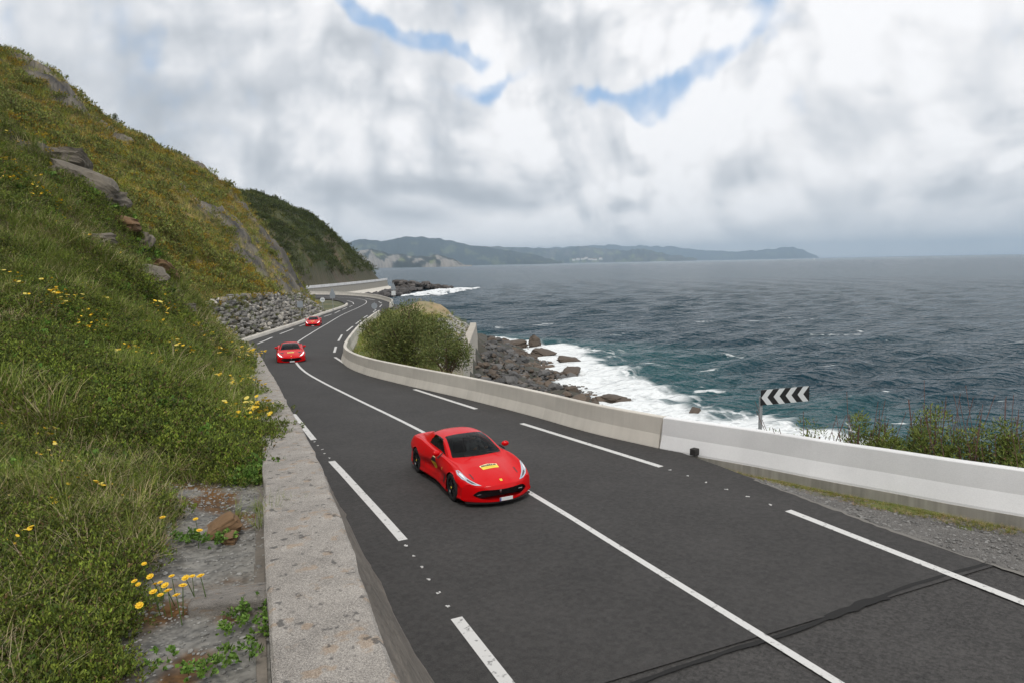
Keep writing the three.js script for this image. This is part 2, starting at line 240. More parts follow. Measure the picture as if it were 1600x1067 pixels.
// ---------------------------------------------------------------- safety barrier on the sea side
const barrierProfile = [[-0.31, 0.0], [-0.305, 0.06], [-0.165, 0.45], [-0.118, 0.975], [-0.095, 1.0], [0.095, 1.0], [0.118, 0.975], [0.165, 0.45], [0.31, 0.0]];
const footProfile = [[-0.32, -0.45], [-0.32, 0.0], [-0.28, 0.012], [0.28, 0.012], [0.32, 0.0], [0.32, -0.45]];
const barrierY = p => roadY(p) - 0.03;
function barrier(pts, m, label, foot = true) {
  const path = curve(pts, 0.8, barrierY), g = group('safety_barrier');
  mesh('barrier_wall', sweep(path, barrierProfile, { closed: true, crease: 0.2 }), m, g);
  if (foot) mesh('footing', sweep(path, footProfile, { closed: true }), footMat, g);
  return add(g, label, 'barrier', 'concrete barriers along the seaward edge');
}
const barrierPts = [[22, -6.3], [17.5, -9.9], [14.4, -12.4], [11.39, -14.83], [10.47, -15.6], [9.5, -16.55], [8.38, -17.57], [7.04, -18.95], [5.74, -20.2], [4.8, -21.15], [3.0, -23.45], [0.95, -26.8], [-1.8, -30.9], [-5.43, -35.8], [-8.31, -40.0], [-10.25, -43.7], [-11.7, -47.6], [-12.75, -52.0], [-14.1, -59.0], [-17.05, -75.8], [-19.73, -93.7], [-21.2, -105], [-22.3, -115]];
barrier(barrierPts.slice(0, 10), whiteMat, 'freshly white-painted concrete barrier in the right foreground beside the gravel shoulder');
barrier([[4.785, -21.165], ...barrierPts.slice(10)], beigeMat, 'unpainted beige concrete barrier curving round the bend in front of the green shrub');
barrier([[-25.4, -143], [-27.9, -160], [-31.0, -172], [-36.9, -189], [-45.0, -206], [-55.6, -220], [-72, -231]], beigeMat, 'far pale barrier round the second bend, above the cove', false);

// ---------------------------------------------------------------- retaining wall on the hill side
const wallPath = curve([[4.6, 12, 3.9], [2.6, 6.5, 3.9], [0.55, 0.5, 3.88], [-0.86, -3, 3.85], [-1.5, -4.7, 3.86], [-2.62, -7.7, 3.7], [-3.62, -10.2, 3.5], [-5.67, -15.4, 3.13], [-7.77, -20.6, 2.75], [-10.03, -26.3, 2.32], [-13.6, -34.6, 1.9], [-16.4, -40, 1.7], [-20.6, -47.6, 1.5], [-22.0, -50.2, 1.45]], 0.3);
{
  const g = group('retaining_wall'), r = mulberry(4);
  const jag = (p, i, j, q) => [p[0] + (fbm(q.x * 3 + j * 7, q.z * 3, 3) - 0.5) * 0.035, p[1] + (fbm(q.x * 2.2 + j, q.z * 2.2 + 9, 3) - 0.5) * 0.03];
  mesh('coping', sweep(wallPath, [[-0.28, -0.16], [-0.28, -0.02], [-0.255, 0], [-0.1, 0.004], [0.1, 0.004], [0.25, 0], [0.275, -0.02], [0.275, -0.16]], { closed: true, vary: jag }), wallTopMat, g);
  // battered face down to the edge of the asphalt
  const pos = [], uv = [], idx = []; let L = 0; const base = leftEdge;
  const baseAt = z => { for (let i = 1; i < base.length; i++) if (base[i].z <= z && base[i - 1].z >= z) { const t = (z - base[i - 1].z) / (base[i].z - base[i - 1].z); return lerp(base[i - 1].x, base[i].x, t); } return base[0].x + (base[0].z - z) * -0.43; };
  const R = 10;
  wallPath.forEach((p, i) => {
    if (i) L += p.distanceTo(wallPath[i - 1]);
    const a = wallPath[Math.max(0, i - 1)], b = wallPath[Math.min(wallPath.length - 1, i + 1)], l = Math.hypot(b.x - a.x, b.z - a.z), nx = -(b.z - a.z) / l, nz = (b.x - a.x) / l;
    const top = V(p.x + nx * 0.255, p.y - 0.1, p.z + nz * 0.255); const h = top.y - roadDrop(-p.z); const run = Math.min(h * 0.42, 1.55);
    const bot = V(top.x + nx * run, roadDrop(-top.z) - 0.08, top.z + nz * run);
    for (let k = 0; k <= R; k++) { const q = top.clone().lerp(bot, k / R), w = k && k < R ? (fbm(q.x * 1.5 + q.y, q.z * 1.5 + q.y * 2, 3) - 0.5) * 0.10 : 0; const e = k === R ? (fbm(L * 1.7, 3.3, 3) - 0.5) * 0.24 + 0.06 : 0; q.x += nx * (w + e); q.z += nz * (w + e); pos.push(q.x, q.y, q.z); uv.push(L, h * k / R); }
    if (i) for (let k = 0; k < R; k++) { const A = (i - 1) * (R + 1) + k, B = A + R + 1; idx.push(A, B, A + 1, A + 1, B, B + 1); }
  });
  const f = new THREE.BufferGeometry(); f.setAttribute('position', new THREE.Float32BufferAttribute(pos, 3)); f.setAttribute('uv', new THREE.Float32BufferAttribute(uv, 2)); f.setIndex(idx); f.computeVertexNormals();
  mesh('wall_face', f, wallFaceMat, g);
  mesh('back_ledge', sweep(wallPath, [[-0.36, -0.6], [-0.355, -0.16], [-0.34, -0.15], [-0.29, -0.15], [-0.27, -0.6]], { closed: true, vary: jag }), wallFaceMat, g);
  add(g, 'long rough grey concrete retaining wall with lichen-spotted top left of the road', 'wall');
}
// low kerb below the stone revetment
add(mesh('concrete_kerb', sweep(curve([[-24.6, -59.5], [-26.25, -65.5], [-28.2, -78.6], [-31.7, -104.7], [-34.7, -126.8], [-37.1, -153], [-38.6, -160.5]], 1, roadY), [[-0.28, -0.2], [-0.28, 0.30], [-0.24, 0.34], [0.10, 0.34], [0.15, 0.28], [0.2, -0.1]], { closed: true }), beigeMat), 'long pale concrete kerb between the far lane and the stone revetment', 'kerb');

// ---------------------------------------------------------------- ground on the sea side
const SEA = -9;
const coastP = [];
for (let i = 0; i <= NR; i += 19) { const a = leftEdge[i], b = rightEdge[i]; coastP.push([a.x, a.y - 0.3, a.z], [b.x, b.y - 0.25, b.z], [(a.x + b.x) / 2, (a.y + b.y) / 2 - 0.3, (a.z + b.z) / 2]); }
coastP.push([12, -0.3, -4], [18, -0.3, 8], [4, -0.4, 5], [-0.5, -0.3, -7]);
for (const [x, z] of barrierPts) coastP.push([x + 0.9, roadDrop(-z) - 0.45, z - 0.2]);
coastP.push([16, -1.6, -17], [20, -8, -23], [26, -10, -32], [12, -1.6, -21], [16, -8, -28], [8, -1.5, -25.5], [12, -8, -32], [5, -1.8, -30], [9, -8, -37], [1.5, -1.8, -35], [6, -8, -43], [-2, -1.6, -40], [2.5, -7.5, -47], [-4.5, -1.5, -45], [-1, -7.2, -52], [-6.5, -1.3, -52], [-3.4, -7.2, -57],
  [-9.5, -0.7, -52], [-10, -0.9, -60], [-12, -0.8, -75], [-13, 0.9, -97], [-9.5, 0.2, -97], [-17, -0.8, -110], [-10, -0.3, -86], [-7.4, -1.2, -70], [-7.6, -1.0, -80], [-5.3, -2.5, -58], [-5.45, -2.4, -66], [-5.6, -2.35, -75], [-5.75, -2.3, -84], [-6.0, -2.3, -92],
  [-3.4, -7.3, -62], [-3.6, -7.4, -70], [-3.7, -7.4, -78], [-3.8, -7.5, -86], [-4.2, -7.6, -95], [-6.5, -5, -103], [-9, -3.2, -108], [-12, -5.5, -122], [-15.5, -5.5, -138], [-20, -6, -152], [-25, -6, -166], [-33, -6, -193], [-46, -6.5, -216], [-60, -6.5, -232],
  [-3.5, -8.2, -112], [2, -8.0, -74], [3.5, -8.2, -88], [2.5, -8.6, -106], [0, -8.6, -122], [7, -8.7, -73], [7.5, -9.0, -84], [6, -9.3, -100], [3, -9.6, -122], [-2, -9.6, -135], [10, -9.3, -72], [11, -10, -82], [9, -10.5, -105], [14, -10, -66], [17, -10.5, -58], [24, -11, -50], [30, -11.5, -60], [20, -11.5, -90], [12, -11.5, -130], [-4, -11, -150], [-14, -11, -170], [-22, -11, -200], [-34, -10.5, -225], [-52, -10, -248], [40, -12, -30], [45, -12, -120], [40, -12, -250]);
const coastH = rbf(coastP);
const onRoadSide = (x, z) => { // left of the barrier line?
  for (let i = 1; i < rightEdge.length; i++) if (rightEdge[i].z <= z && rightEdge[i - 1].z >= z) { const t = (z - rightEdge[i - 1].z) / (rightEdge[i].z - rightEdge[i - 1].z); return x < lerp(rightEdge[i - 1].x, rightEdge[i].x, t) + 0.4; } return z > -12.2 && x < 9 - (z + 12.2) * -0.5 + 2;
};
const grassTex = ctex(1024, (u, v, i, j) => { const a = vn(i * 0.3, j * 0.3), p = fbm(u * 10, v * 10, 5, 10), q = fbm(u * 3 + 0.2, v * 3, 3, 3); const k = 1 + (a - 0.5) * 0.7 + (p - 0.5) * 0.9; return [k * lerp(0.7, 1.15, q), k, k * 0.85]; });
const groundMat = new THREE.MeshStandardMaterial({ vertexColors: true, map: tileUV(grassTex, 5), roughness: 0.95 });
{
  const pos = [], c = [], uv = [], idx = [], X0 = -78, X1 = 44, Z0 = 18, Z1 = -262, nx = 122, nz = 240; 
  for (let j = 0; j <= nz; j++) for (let i = 0; i <= nx; i++) {
    const x = lerp(X0, X1, i / nx), z = lerp(Z0, Z1, j / nz); let y = coastH(x, z); const off = onRoadSide(x, z) ? 0 : 1;
    if (off) y += (fbm(x * 0.35, z * 0.35, 4) - 0.5) * (y < -3 ? 1.6 : 0.35); else y = Math.min(y, roadDrop(-z) - 0.12);
    pos.push(x, y, z); uv.push(x, z);
    const n = fbm(x * 0.22 + 3, z * 0.22, 4), hi = sstep(-4.0, -2.2, y), sand = sstep(3.2, 1.2, Math.hypot((x + 11.6) / 2.4, (z + 99) / 7));
    let k = [lerp(0.12, 0.10, n), lerp(0.115, 0.155, n), lerp(0.03, 0.04, n)]; const dry = sstep(0.45, 0.7, n); k = [lerp(k[0], 0.26, dry), lerp(k[1], 0.23, dry), lerp(k[2], 0.09, dry)];
    k = k.map((q, m) => lerp(q, [0.36, 0.26, 0.17][m], sand * 0.85)); k = k.map((q, m) => lerp([0.075, 0.068, 0.06][m], q, hi)); c.push(...k);
  }
  for (let j = 0; j < nz; j++) for (let i = 0; i < nx; i++) { const a = j * (nx + 1) + i, b = a + nx + 1; idx.push(a, a + 1, b, b, a + 1, b + 1); }
  const g = new THREE.BufferGeometry(); g.setAttribute('position', new THREE.Float32BufferAttribute(pos, 3)); g.setAttribute('color', new THREE.Float32BufferAttribute(c, 3)); g.setAttribute('uv', new THREE.Float32BufferAttribute(uv, 2)); g.setIndex(idx); g.computeVertexNormals();
  structure('coast_ground', g, groundMat, 'grassy and rocky ground between the road and the sea');
}
// gravel shoulder inside the white barrier
{
  const A = curve([[24, 9], [13.5, -6.2], [10.4, -10], [8.95, -12.05], [8.0, -13.75], [7.1, -15.7], [6.3, -17.5], [5.55, -19.3]], 0.5), B = curve([[30, 2], [21.6, -6.0], [14.1, -12.0], [11.1, -14.5], [10.2, -15.3], [9.2, -16.25], [8.1, -17.3], [5.65, -19.9]], 0.5);
  const n = Math.min(A.length, B.length), re = (P) => new THREE.CatmullRomCurve3(P).getSpacedPoints(n); const a = re(A), b = re(B); for (const p of a) p.y = roadY(p) - 0.012; for (const p of b) p.y = roadY(p) - 0.30;
  structure('gravel_shoulder', sheet(a, b, 14, 0, (p, t) => t > 0.02 && t < 0.98 ? (fbm(p.x * 2, p.z * 2, 3) - 0.5) * 0.08 : 0), gravelMat, 'grey gravel shoulder between the asphalt and the white barrier');
  mesh('broken_edge', ribbonOn([[13.6, -6.1], [10.45, -9.9], [9.0, -12.0], [8.02, -13.7], [7.12, -15.65], [6.32, -17.45]], 0.09, 0.005, 1.6, 9, 0.16), mat(0.17, 0.16, 0.145, 0.95), road);
}
// ---------------------------------------------------------------- sea
{
  const S = 1536, fx0 = -45, fx1 = 95, fz0 = -30, fz1 = -190;
  // edge of the land in plan: shelf of boulders
  const shore = [[30, -44], [22, -54], [15.5, -63], [11.5, -69.5], [9.6, -76], [9.0, -84], [8.4, -92], [6.2, -99], [4.2, -108], [3.0, -118], [-0.5, -128], [-5, -136], [-10, -140], [-16, -150], [-30, -185]];
  const dist = (x, z) => { let m = 1e9; for (let i = 1; i < shore.length; i++) { const [ax, az] = shore[i - 1], [bx, bz] = shore[i], t = clamp(((x - ax) * (bx - ax) + (z - az) * (bz - az)) / ((bx - ax) ** 2 + (bz - az) ** 2)); const d = Math.hypot(x - ax - t * (bx - ax), z - az - t * (bz - az)); if (d < m) m = d; } return m; };
  const widthAt = table([-150, -135, -125, -112, -100, -90, -80, -72, -64, -56, -48, -40], [3, 4, 9, 13, 12, 9.5, 9, 10, 9.5, 8, 5, 3]);
  const coarse = 160, dg = new Float32Array((coarse + 1) ** 2); for (let j = 0; j <= coarse; j++) for (let i = 0; i <= coarse; i++) dg[j * (coarse + 1) + i] = dist(lerp(fx0, fx1, i / coarse), lerp(fz1, fz0, j / coarse));
  const foamAt = (x, z, u, v) => {
    const gi = clamp(u * coarse, 0, coarse - 0.001), gj = clamp(v * coarse, 0, coarse - 0.001), i0 = Math.floor(gi), j0 = Math.floor(gj), a = gi - i0, b = gj - j0, w = coarse + 1;
    const d = lerp(lerp(dg[j0 * w + i0], dg[j0 * w + i0 + 1], a), lerp(dg[(j0 + 1) * w + i0], dg[(j0 + 1) * w + i0 + 1], a), b);
    const wx = fbm(x * 0.12, z * 0.12, 3) - 0.5, n = fbm(x * 0.30 + wx * 3, z * 0.22, 5), lace = ridged(x * 0.7 + wx * 4, z * 0.5, 4), k = d / widthAt(z);
    const e = 1.15 - k + wx * 1.3;
    let f = sstep(0.25, 0.8, e + (n - 0.5) * 1.5) * (e > 0.75 ? 1 : lerp(sstep(0.60, 0.80, lace), 1, sstep(0.35, 0.75, e)));
    const caps = sstep(0.76, 0.80, fbm(x * 0.10 + 70 + z * 0.03, z * 0.42, 5)) * sstep(0.45, 0.62, fbm(x * 0.9, z * 1.2, 3)) * 0.8;
    return [Math.max(f, caps * sstep(3, 10, d)), k];
  };
  const tex = ctex(S, (u, v) => {
    const x = lerp(fx0, fx1, u), z = lerp(fz1, fz0, v), [f, k] = foamAt(x, z, u, v); const g = fbm(x * 0.05, z * 0.09, 3), teal = clamp(sstep(3.2, 0.9, k) * 0.75 + (g - 0.5) * 0.25);
    const edge = Math.max(0, 1 - 8 * Math.min(u, 1 - u, v, 1 - v)), fm = f * (1 - edge); const w = lerp(0.007, 0.026, teal * (1 - edge)), wg = lerp(0.032, 0.088, teal * (1 - edge)), wb = lerp(0.048, 0.096, teal * (1 - edge));
    return [lerp(w, 0.78, fm), lerp(wg, 0.80, fm), lerp(wb, 0.80, fm)];
  }, false);
  const rough = (() => { const n = 512, d = new Uint8Array(n * n * 4); for (let j = 0; j < n; j++) for (let i = 0; i < n; i++) { const u = i / n, v = j / n, x = lerp(fx0, fx1, u), z = lerp(fz1, fz0, v), f = foamAt(x, z, u, v)[0], edge = Math.max(0, 1 - 8 * Math.min(u, 1 - u, v, 1 - v)), k = (j * n + i) * 4; d[k] = d[k + 2] = 0; d[k + 1] = 255 * lerp(0.16, 0.95, f * (1 - edge)); d[k + 3] = 255; } const t = new THREE.DataTexture(d, n, n); t.magFilter = THREE.LinearFilter; t.needsUpdate = true; return t; })();
  // wind sea: a tile of crossing waves used as fine relief
  const waveTile = htex(1024, (u, v) => { let h = 0, a = 0; const W = [[3, 9, .9], [-4, 11, .8], [7, 13, .7], [-9, 17, .62], [5, 21, .6], [13, 23, .5], [-15, 29, .45], [11, 37, .36], [-21, 41, .3], [25, 47, .26], [17, 61, .2]]; for (const [p, q, m] of W) { const s = Math.sin(2 * Math.PI * (p * u + q * v) + p * 1.7 + q); h += m * Math.pow(0.5 + 0.5 * s, 1.5); a += m; } return 0.75 * h / a + 0.25 * fbm(u * 60, v * 60, 3, 60); });
  const bump = waveTile; bump.repeat.set(1, 1);
  const m = new THREE.MeshPhysicalMaterial({ map: tex, roughnessMap: rough, roughness: 1, metalness: 0, ior: 1.33, specularIntensity: 0.26, bumpMap: bump, bumpScale: 1.25 });
  bump.channel = 1;
  const rows = [], pos = [], uv = [], uv1 = [], idx = []; let d = 22; while (d < 1000) { rows.push(d); d *= 1.0062; } while (d < 32000) { rows.push(d); d *= 1.06; }
  const cols = 520, A0 = -52 * RAD, A1 = 62 * RAD;
  const waves = []; { const r = mulberry(12); for (let i = 0; i < 30; i++) { const L = 1.6 * Math.pow(13 / 1.6, i / 29), a = (250 + (r() - 0.5) * 70) * RAD; waves.push([Math.cos(a) * 2 * Math.PI / L, Math.sin(a) * 2 * Math.PI / L, 0.0135 * Math.pow(L, 0.78), r() * 6.28, L]); } }
  for (const D of rows) for (let i = 0; i <= cols; i++) {
    const a = lerp(A0, A1, i / cols), x = Math.sin(a) * D, z = -Math.cos(a) * D; let h = 0; const cell = D * 0.0062;
    if (D < 1000) { const amp = 0.65 + 0.8 * fbm(x * 0.02, z * 0.02, 3); for (const [kx, kz, m2, ph, L] of waves) { const fade = sstep(2.6, 5, L / cell); if (fade > 0) { const s = Math.sin(kx * x + kz * z + ph); h += m2 * fade * (Math.pow(0.5 + 0.5 * s, 1.6) * 2 - 0.8) * amp; } } h *= sstep(1000, 600, D); }
    pos.push(x, SEA + h, z); uv.push((x - fx0) / (fx1 - fx0), (z - fz1) / (fz0 - fz1)); { const ca = 0.94, sa = 0.34; uv1.push((x * ca - z * sa) / 38, (x * sa + z * ca) / 38); };
  }
  for (let j = 0; j < rows.length - 1; j++) for (let i = 0; i < cols; i++) { const a = j * (cols + 1) + i, b = a + cols + 1; idx.push(a, a + 1, b, b, a + 1, b + 1); }
  const g = new THREE.BufferGeometry(); g.setAttribute('position', new THREE.Float32BufferAttribute(pos, 3)); g.setAttribute('uv', new THREE.Float32BufferAttribute(uv, 2)); g.setAttribute('uv1', new THREE.Float32BufferAttribute(uv1, 2)); g.setIndex(idx); g.computeVertexNormals();
  structure('sea', g, m, 'dark blue-green choppy sea with white surf breaking on the rocks');
}
// ---------------------------------------------------------------- hillside
const hillEdge = (() => { const P = []; for (const p of wallPath) P.push([p.z, p.x - 0.30, p.y - 0.16]); P.reverse(); P.push([-55, -25.4, 1.6], [-60, -27.9, 1.9], [-70, -29.8, 2.35], [-88, -32.9, 2.1], [-108, -36.3, 1.4], [-126, -38.8, 0.6], [-134, -39.6, -0.5], [-138, -40, -1.6], [-150, -42.5, -2.4], [-165, -48, -2.6], [-190, -62, -2.8]); P.sort((a, b) => a[0] - b[0]); return P; })();
const edgeX = table(hillEdge.map(p => p[0]), hillEdge.map(p => p[1])), edgeY = table(hillEdge.map(p => p[0]), hillEdge.map(p => p[2]));
const hillP = [[-2.58, 3.73, -3.19], [-3.33, 3.81, -4.21], [-4.52, 3.95, -5.83], [-6.38, 4.39, -8.4], [-8.99, 4.94, -11.99], [-12.7, 6.19, -17.16], [-18.63, 8.72, -25.5], [-28.25, 14.16, -39.2], [-2.04, 3.76, -3.1], [-2.65, 3.83, -4.11], [-3.56, 3.97, -5.64], [-5.49, 4.28, -8.89], [-8.21, 4.8, -13.48], [-12.74, 6.23, -21.19], [-19.66, 9.17, -32.6], [-24.77, 12.0, -36.94], [-1.59, 3.70, -3.0], [-2.07, 3.70, -4.01], [-2.8, 3.80, -5.54], [-3.92, 3.85, -7.86], [-6.83, 3.82, -13.87], [-11.69, 3.34, -23.88], [-17.58, 5.34, -35.18], [-15.69, 3.35, -32.94], [-19.0, 8.24, -34.5], [-18.28, 6.66, -35.33], [-2.8, 3.60, -6.74], [-4.85, 3.50, -11.82], [-8.44, 3.16, -19.83], [-12.93, 2.43, -29.82],
  // dip behind the near shoulder of the bank
  [-19.5, 3.2, -42], [-22, 4.5, -46], [-26, 7.5, -46], [-31, 13, -48], [-25, 2.6, -52],
  [-29.8, 2.4, -70.1], [-32.9, 2.1, -88.2], [-36.3, 1.4, -108.2], [-38.8, 0.6, -126.2], [-28.1, 1.9, -60.0], [-34.5, 4.5, -74.3], [-39.1, 8.2, -84.8], [-46.5, 12.8, -99.4], [-60.1, 19.6, -124.4], [-74.4, 31.2, -153.9], [-62.4, 23.9, -114.8], [-50.0, 16.3, -93.8], [-56.9, 20.4, -92.3], [-65.9, 26.8, -103.0], [-61.6, 26.1, -87.9], [-83.2, 38.6, -119.5], [-91.5, 46.6, -133.5], [-84.4, 43.2, -129.0], [-79.5, 39.4, -126.6], [-102, 44.5, -137], [-106, 43, -124], [-92, 38.5, -112], [-80, 33, -98], [-75.8, 35.2, -126.1], [-74.8, 32.0, -129.8], [-79.0, 32.9, -146.0], [-66.7, 26.6, -153.3], [-49.3, 15.7, -119.9], [-38.6, 7.5, -92.8], [-38.7, 4.8, -100.5], [-39.7, 3.6, -112.5], [-45.8, 10.2, -121.3], [-44.8, 6.9, -131.0], [-58.1, 20.6, -152.8], [-55.3, 15.6, -150.1], [-51.2, 12.9, -146.7], [-47.0, 9.4, -143.3], [-45.1, 4.6, -140.7], [-43.6, 1.2, -138.3],
  [-42.0, -2.0, -142], [-44, -2.3, -150], [-50, 2, -157], [-57, 10, -163], [-66, 17, -172], [-76, 22, -176], [-88, 30, -165], [-100, 41, -150], [-110, 44, -147], [-62, 1, -190], [-120, 46, -130], [-110, 45, -100], [-90, 37, -80], [-70, 30, -60], [-50, 23, -40], [-36, 18, -25], [-26, 13, -12], [-14, 8, 0], [-8, 5.5, 2], [-5, 4.4, -2], [-3, 4.2, 1.5], [-1.2, 4.0, 0.2], [0.4, 3.8, 3], [-6, 5.5, 8], [2.2, 3.8, 8]];
for (const p of hillEdge) hillP.push([p[1], p[2], p[0]]);
{ const seen = new Set(); for (let i = hillP.length - 1; i >= 0; i--) { const k = Math.round(hillP[i][0] * 2) + ',' + Math.round(hillP[i][2] * 2); if (seen.has(k)) hillP.splice(i, 1); else seen.add(k); } }
const hillBase = rbf(hillP);
// how much bare rock shows: patches at [x, z, rx, rz]
const rockPatches = [[-50, -121, 7, 9], [-43, -112, 3, 5], [-42.2, -130, 2.6, 9], [-46.5, -142, 5, 5], [-54, -149, 5, 5], [-78, -126, 7, 4], [-86, -130, 7, 4], [-38.5, -118, 2.5, 5], [-72, -131, 5, 4], [-21, -36, 2.2, 1.6], [-64, -155, 5, 3]];
const rockAt = (x, z) => { let r = 0; for (const [a, b, c, d] of rockPatches) r = Math.max(r, 1 - Math.hypot((x - a) / c, (z - b) / d) * 0.62); return sstep(0.25, 0.62, r + (fbm(x * 0.3, z * 0.3 + 40, 4) - 0.5) * 1.5); };
const gutterAt = (x, z) => { const o = edgeX(z) - x; return z > -6.9 && z < -2.2 ? sstep(0.85 + 0.35 * fbm(z * 1.3, 4, 3), 0.45 + 0.3 * fbm(z * 1.3, 4, 3), o) * sstep(-6.9, -6.2, z) : 0; };
const distR = (x, z) => Math.hypot(x, z);
function hillY(x, z) {
  const o = edgeX(z) - x; let y = lerp(edgeY(z), hillBase(x, z), sstep(0, 1.6, o)); const d = distR(x, z), a = sstep(0.3, 4, o) * (1 - 0.9 * gutterAt(x, z));
  y += a * ((fbm(x * 0.9, z * 0.9, 4) - 0.5) * lerp(0.35, 1.1, sstep(8, 26, d)) + (fbm(x * 0.25 + 9, z * 0.25, 3) - 0.5) * Math.min(1.2, d * 0.03));
  if (d > 40) { y += sstep(40, 80, d) * a * ((fbm(x * 0.09 + 3, z * 0.09, 4) - 0.5) * 3.4); const r = rockAt(x, z); if (r > 0) y += r * ((ridged(x * 0.16 + z * 0.1, z * 0.16, 4) - 0.6) * 3.0 + (ridged(x * 0.55, z * 0.55 + 7, 3) - 0.6) * 1.3) * a; }
  return y;
}
const hillMat = new THREE.MeshStandardMaterial({ vertexColors: true, roughness: 0.96, bumpMap: tileUV(htex(512, (u, v) => fbm(u * 9, v * 9, 6, 9)), 7), bumpScale: 0.9, map: tileUV(ctex(1024, (u, v, i, j) => { const a = vn(i * 0.35, j * 0.35), p = fbm(u * 12, v * 12, 5, 12); const k = 1 + (a - 0.5) * 0.5 + (p - 0.5) * 1.0; return [k, k, k]; }), 6) });
function hillColour(x, z, far) {
  const n = fbm(x * 0.12 + 5, z * 0.12, 4), m = fbm(x * 0.5, z * 0.5 + 20, 3);
  let k = [lerp(0.07, 0.19, n), lerp(0.09, 0.16, n), lerp(0.02, 0.05, n)]; const dry = sstep(0.5, 0.75, m) * 0.7; k = [lerp(k[0], 0.24, dry), lerp(k[1], 0.19, dry), lerp(k[2], 0.085, dry)]; return k;
}
{
  const zs = []; for (let z = 9; z > -190;) { zs.push(z); const d = Math.max(4, Math.abs(Math.min(z, 0))); z -= clamp(d * 0.011, 0.07, 1.4); }
  const os = [0]; for (let o = 0; o < 130;) { o += clamp(0.05 + o * 0.016, 0.05, 1.8); os.push(o); }
  const pos = [], c = [], uv = [], idx = [], w = os.length;
  for (const z of zs) for (const o of os) {
    const x = edgeX(z) - o, y = hillY(x, z); pos.push(x, y, z); uv.push(x + y * 0.3, z + y * 0.6);
    let k = hillColour(x, z); { const so = sstep(0.35, 0.6, fbm(x * 0.8 + 70, z * 0.8, 3)); k = k.map((q, i) => lerp(q, [0.06, 0.05, 0.022][i], so * 0.6)); } const r = rockAt(x, z), n = fbm(x * 0.6 + y * 0.8, z * 0.6, 4), n2 = fbm(x * 0.15 + 9, z * 0.15 + y * 0.3, 3);
    k = k.map((q, i) => lerp(q, lerp([0.06, 0.056, 0.054][i], [0.235, 0.205, 0.155][i], clamp(n * 1.5 + n2 * 0.7 - 0.65)), r));
    const g = gutterAt(x, z); if (g > 0) { const s = fbm(x * 2.2, z * 2.2, 4), gr = lerp(0.14, 0.24, vn(x * 23, z * 23)); const rust = sstep(0.48, 0.62, s); k = k.map((q, i) => lerp(q, lerp([gr * 1.05, gr, gr * 0.9][i], [0.13, 0.062, 0.016][i], rust), g)); }
    c.push(...k);
  }
  for (let j = 0; j < zs.length - 1; j++) for (let i = 0; i < w - 1; i++) { const a = j * w + i, b = a + w; idx.push(a, b, a + 1, a + 1, b, b + 1); }
  const g = new THREE.BufferGeometry(); g.setAttribute('position', new THREE.Float32BufferAttribute(pos, 3)); g.setAttribute('color', new THREE.Float32BufferAttribute(c, 3)); g.setAttribute('uv', new THREE.Float32BufferAttribute(uv, 2)); g.setIndex(idx); g.computeVertexNormals();
  structure('hillside', g, hillMat, 'steep overgrown hillside with rock outcrops rising left of the road');
}
// ---------------------------------------------------------------- the farther headland
const headP = [[-123.9, 38.9, -335.9], [-118, 36.1, -340.6], [-111.8, 35.2, -350.6], [-103.7, 33.9, -355.5], [-98.6, 29.8, -360], [-90.3, 16.9, -378.7], [-81.4, 6.3, -392.6], [-76, -1.1, -406.8], [-100.4, 15.8, -272.9], [-95, 9, -282.4], [-87.6, 0, -273.4], [-83.5, 0.5, -311.6], [-81, 0.6, -352], [-89, 12.5, -312.9], [-100, 23, -313.9], [-100, 3, -240], [-120, 18, -245], [-92, -2, -245], [-140, 35, -260], [-170, 52, -330], [-150, 46, -300], [-143, 45, -345], [-110, 18, -420], [-130, 22, -440], [-92, -4, -432], [-160, 34, -430], [-200, 60, -330], [-200, 50, -430], [-200, 45, -220], [-110, -2, -215], [-150, 20, -210], [-78, -3, -330], [-76.5, -3, -380], [-85.5, -3, -290]];
const headBase = rbf(headP), headEdge = table([-450, -420, -405, -380, -350, -325, -300, -275, -250, -215, -190], [-88, -80, -76.2, -76.6, -77.4, -79.2, -82.2, -86.6, -92, -104, -110]);
const headY = (x, z) => { const o = headEdge(z) - x, a = sstep(1, 14, o); return lerp(-3, headBase(x, z), sstep(-2, 7, o)) + a * ((fbm(x * 0.05, z * 0.05 + 30, 4) - 0.5) * 7 + (ridged(x * 0.03 + z * 0.035, z * 0.012 - x * 0.012, 3) - 0.6) * 6); };
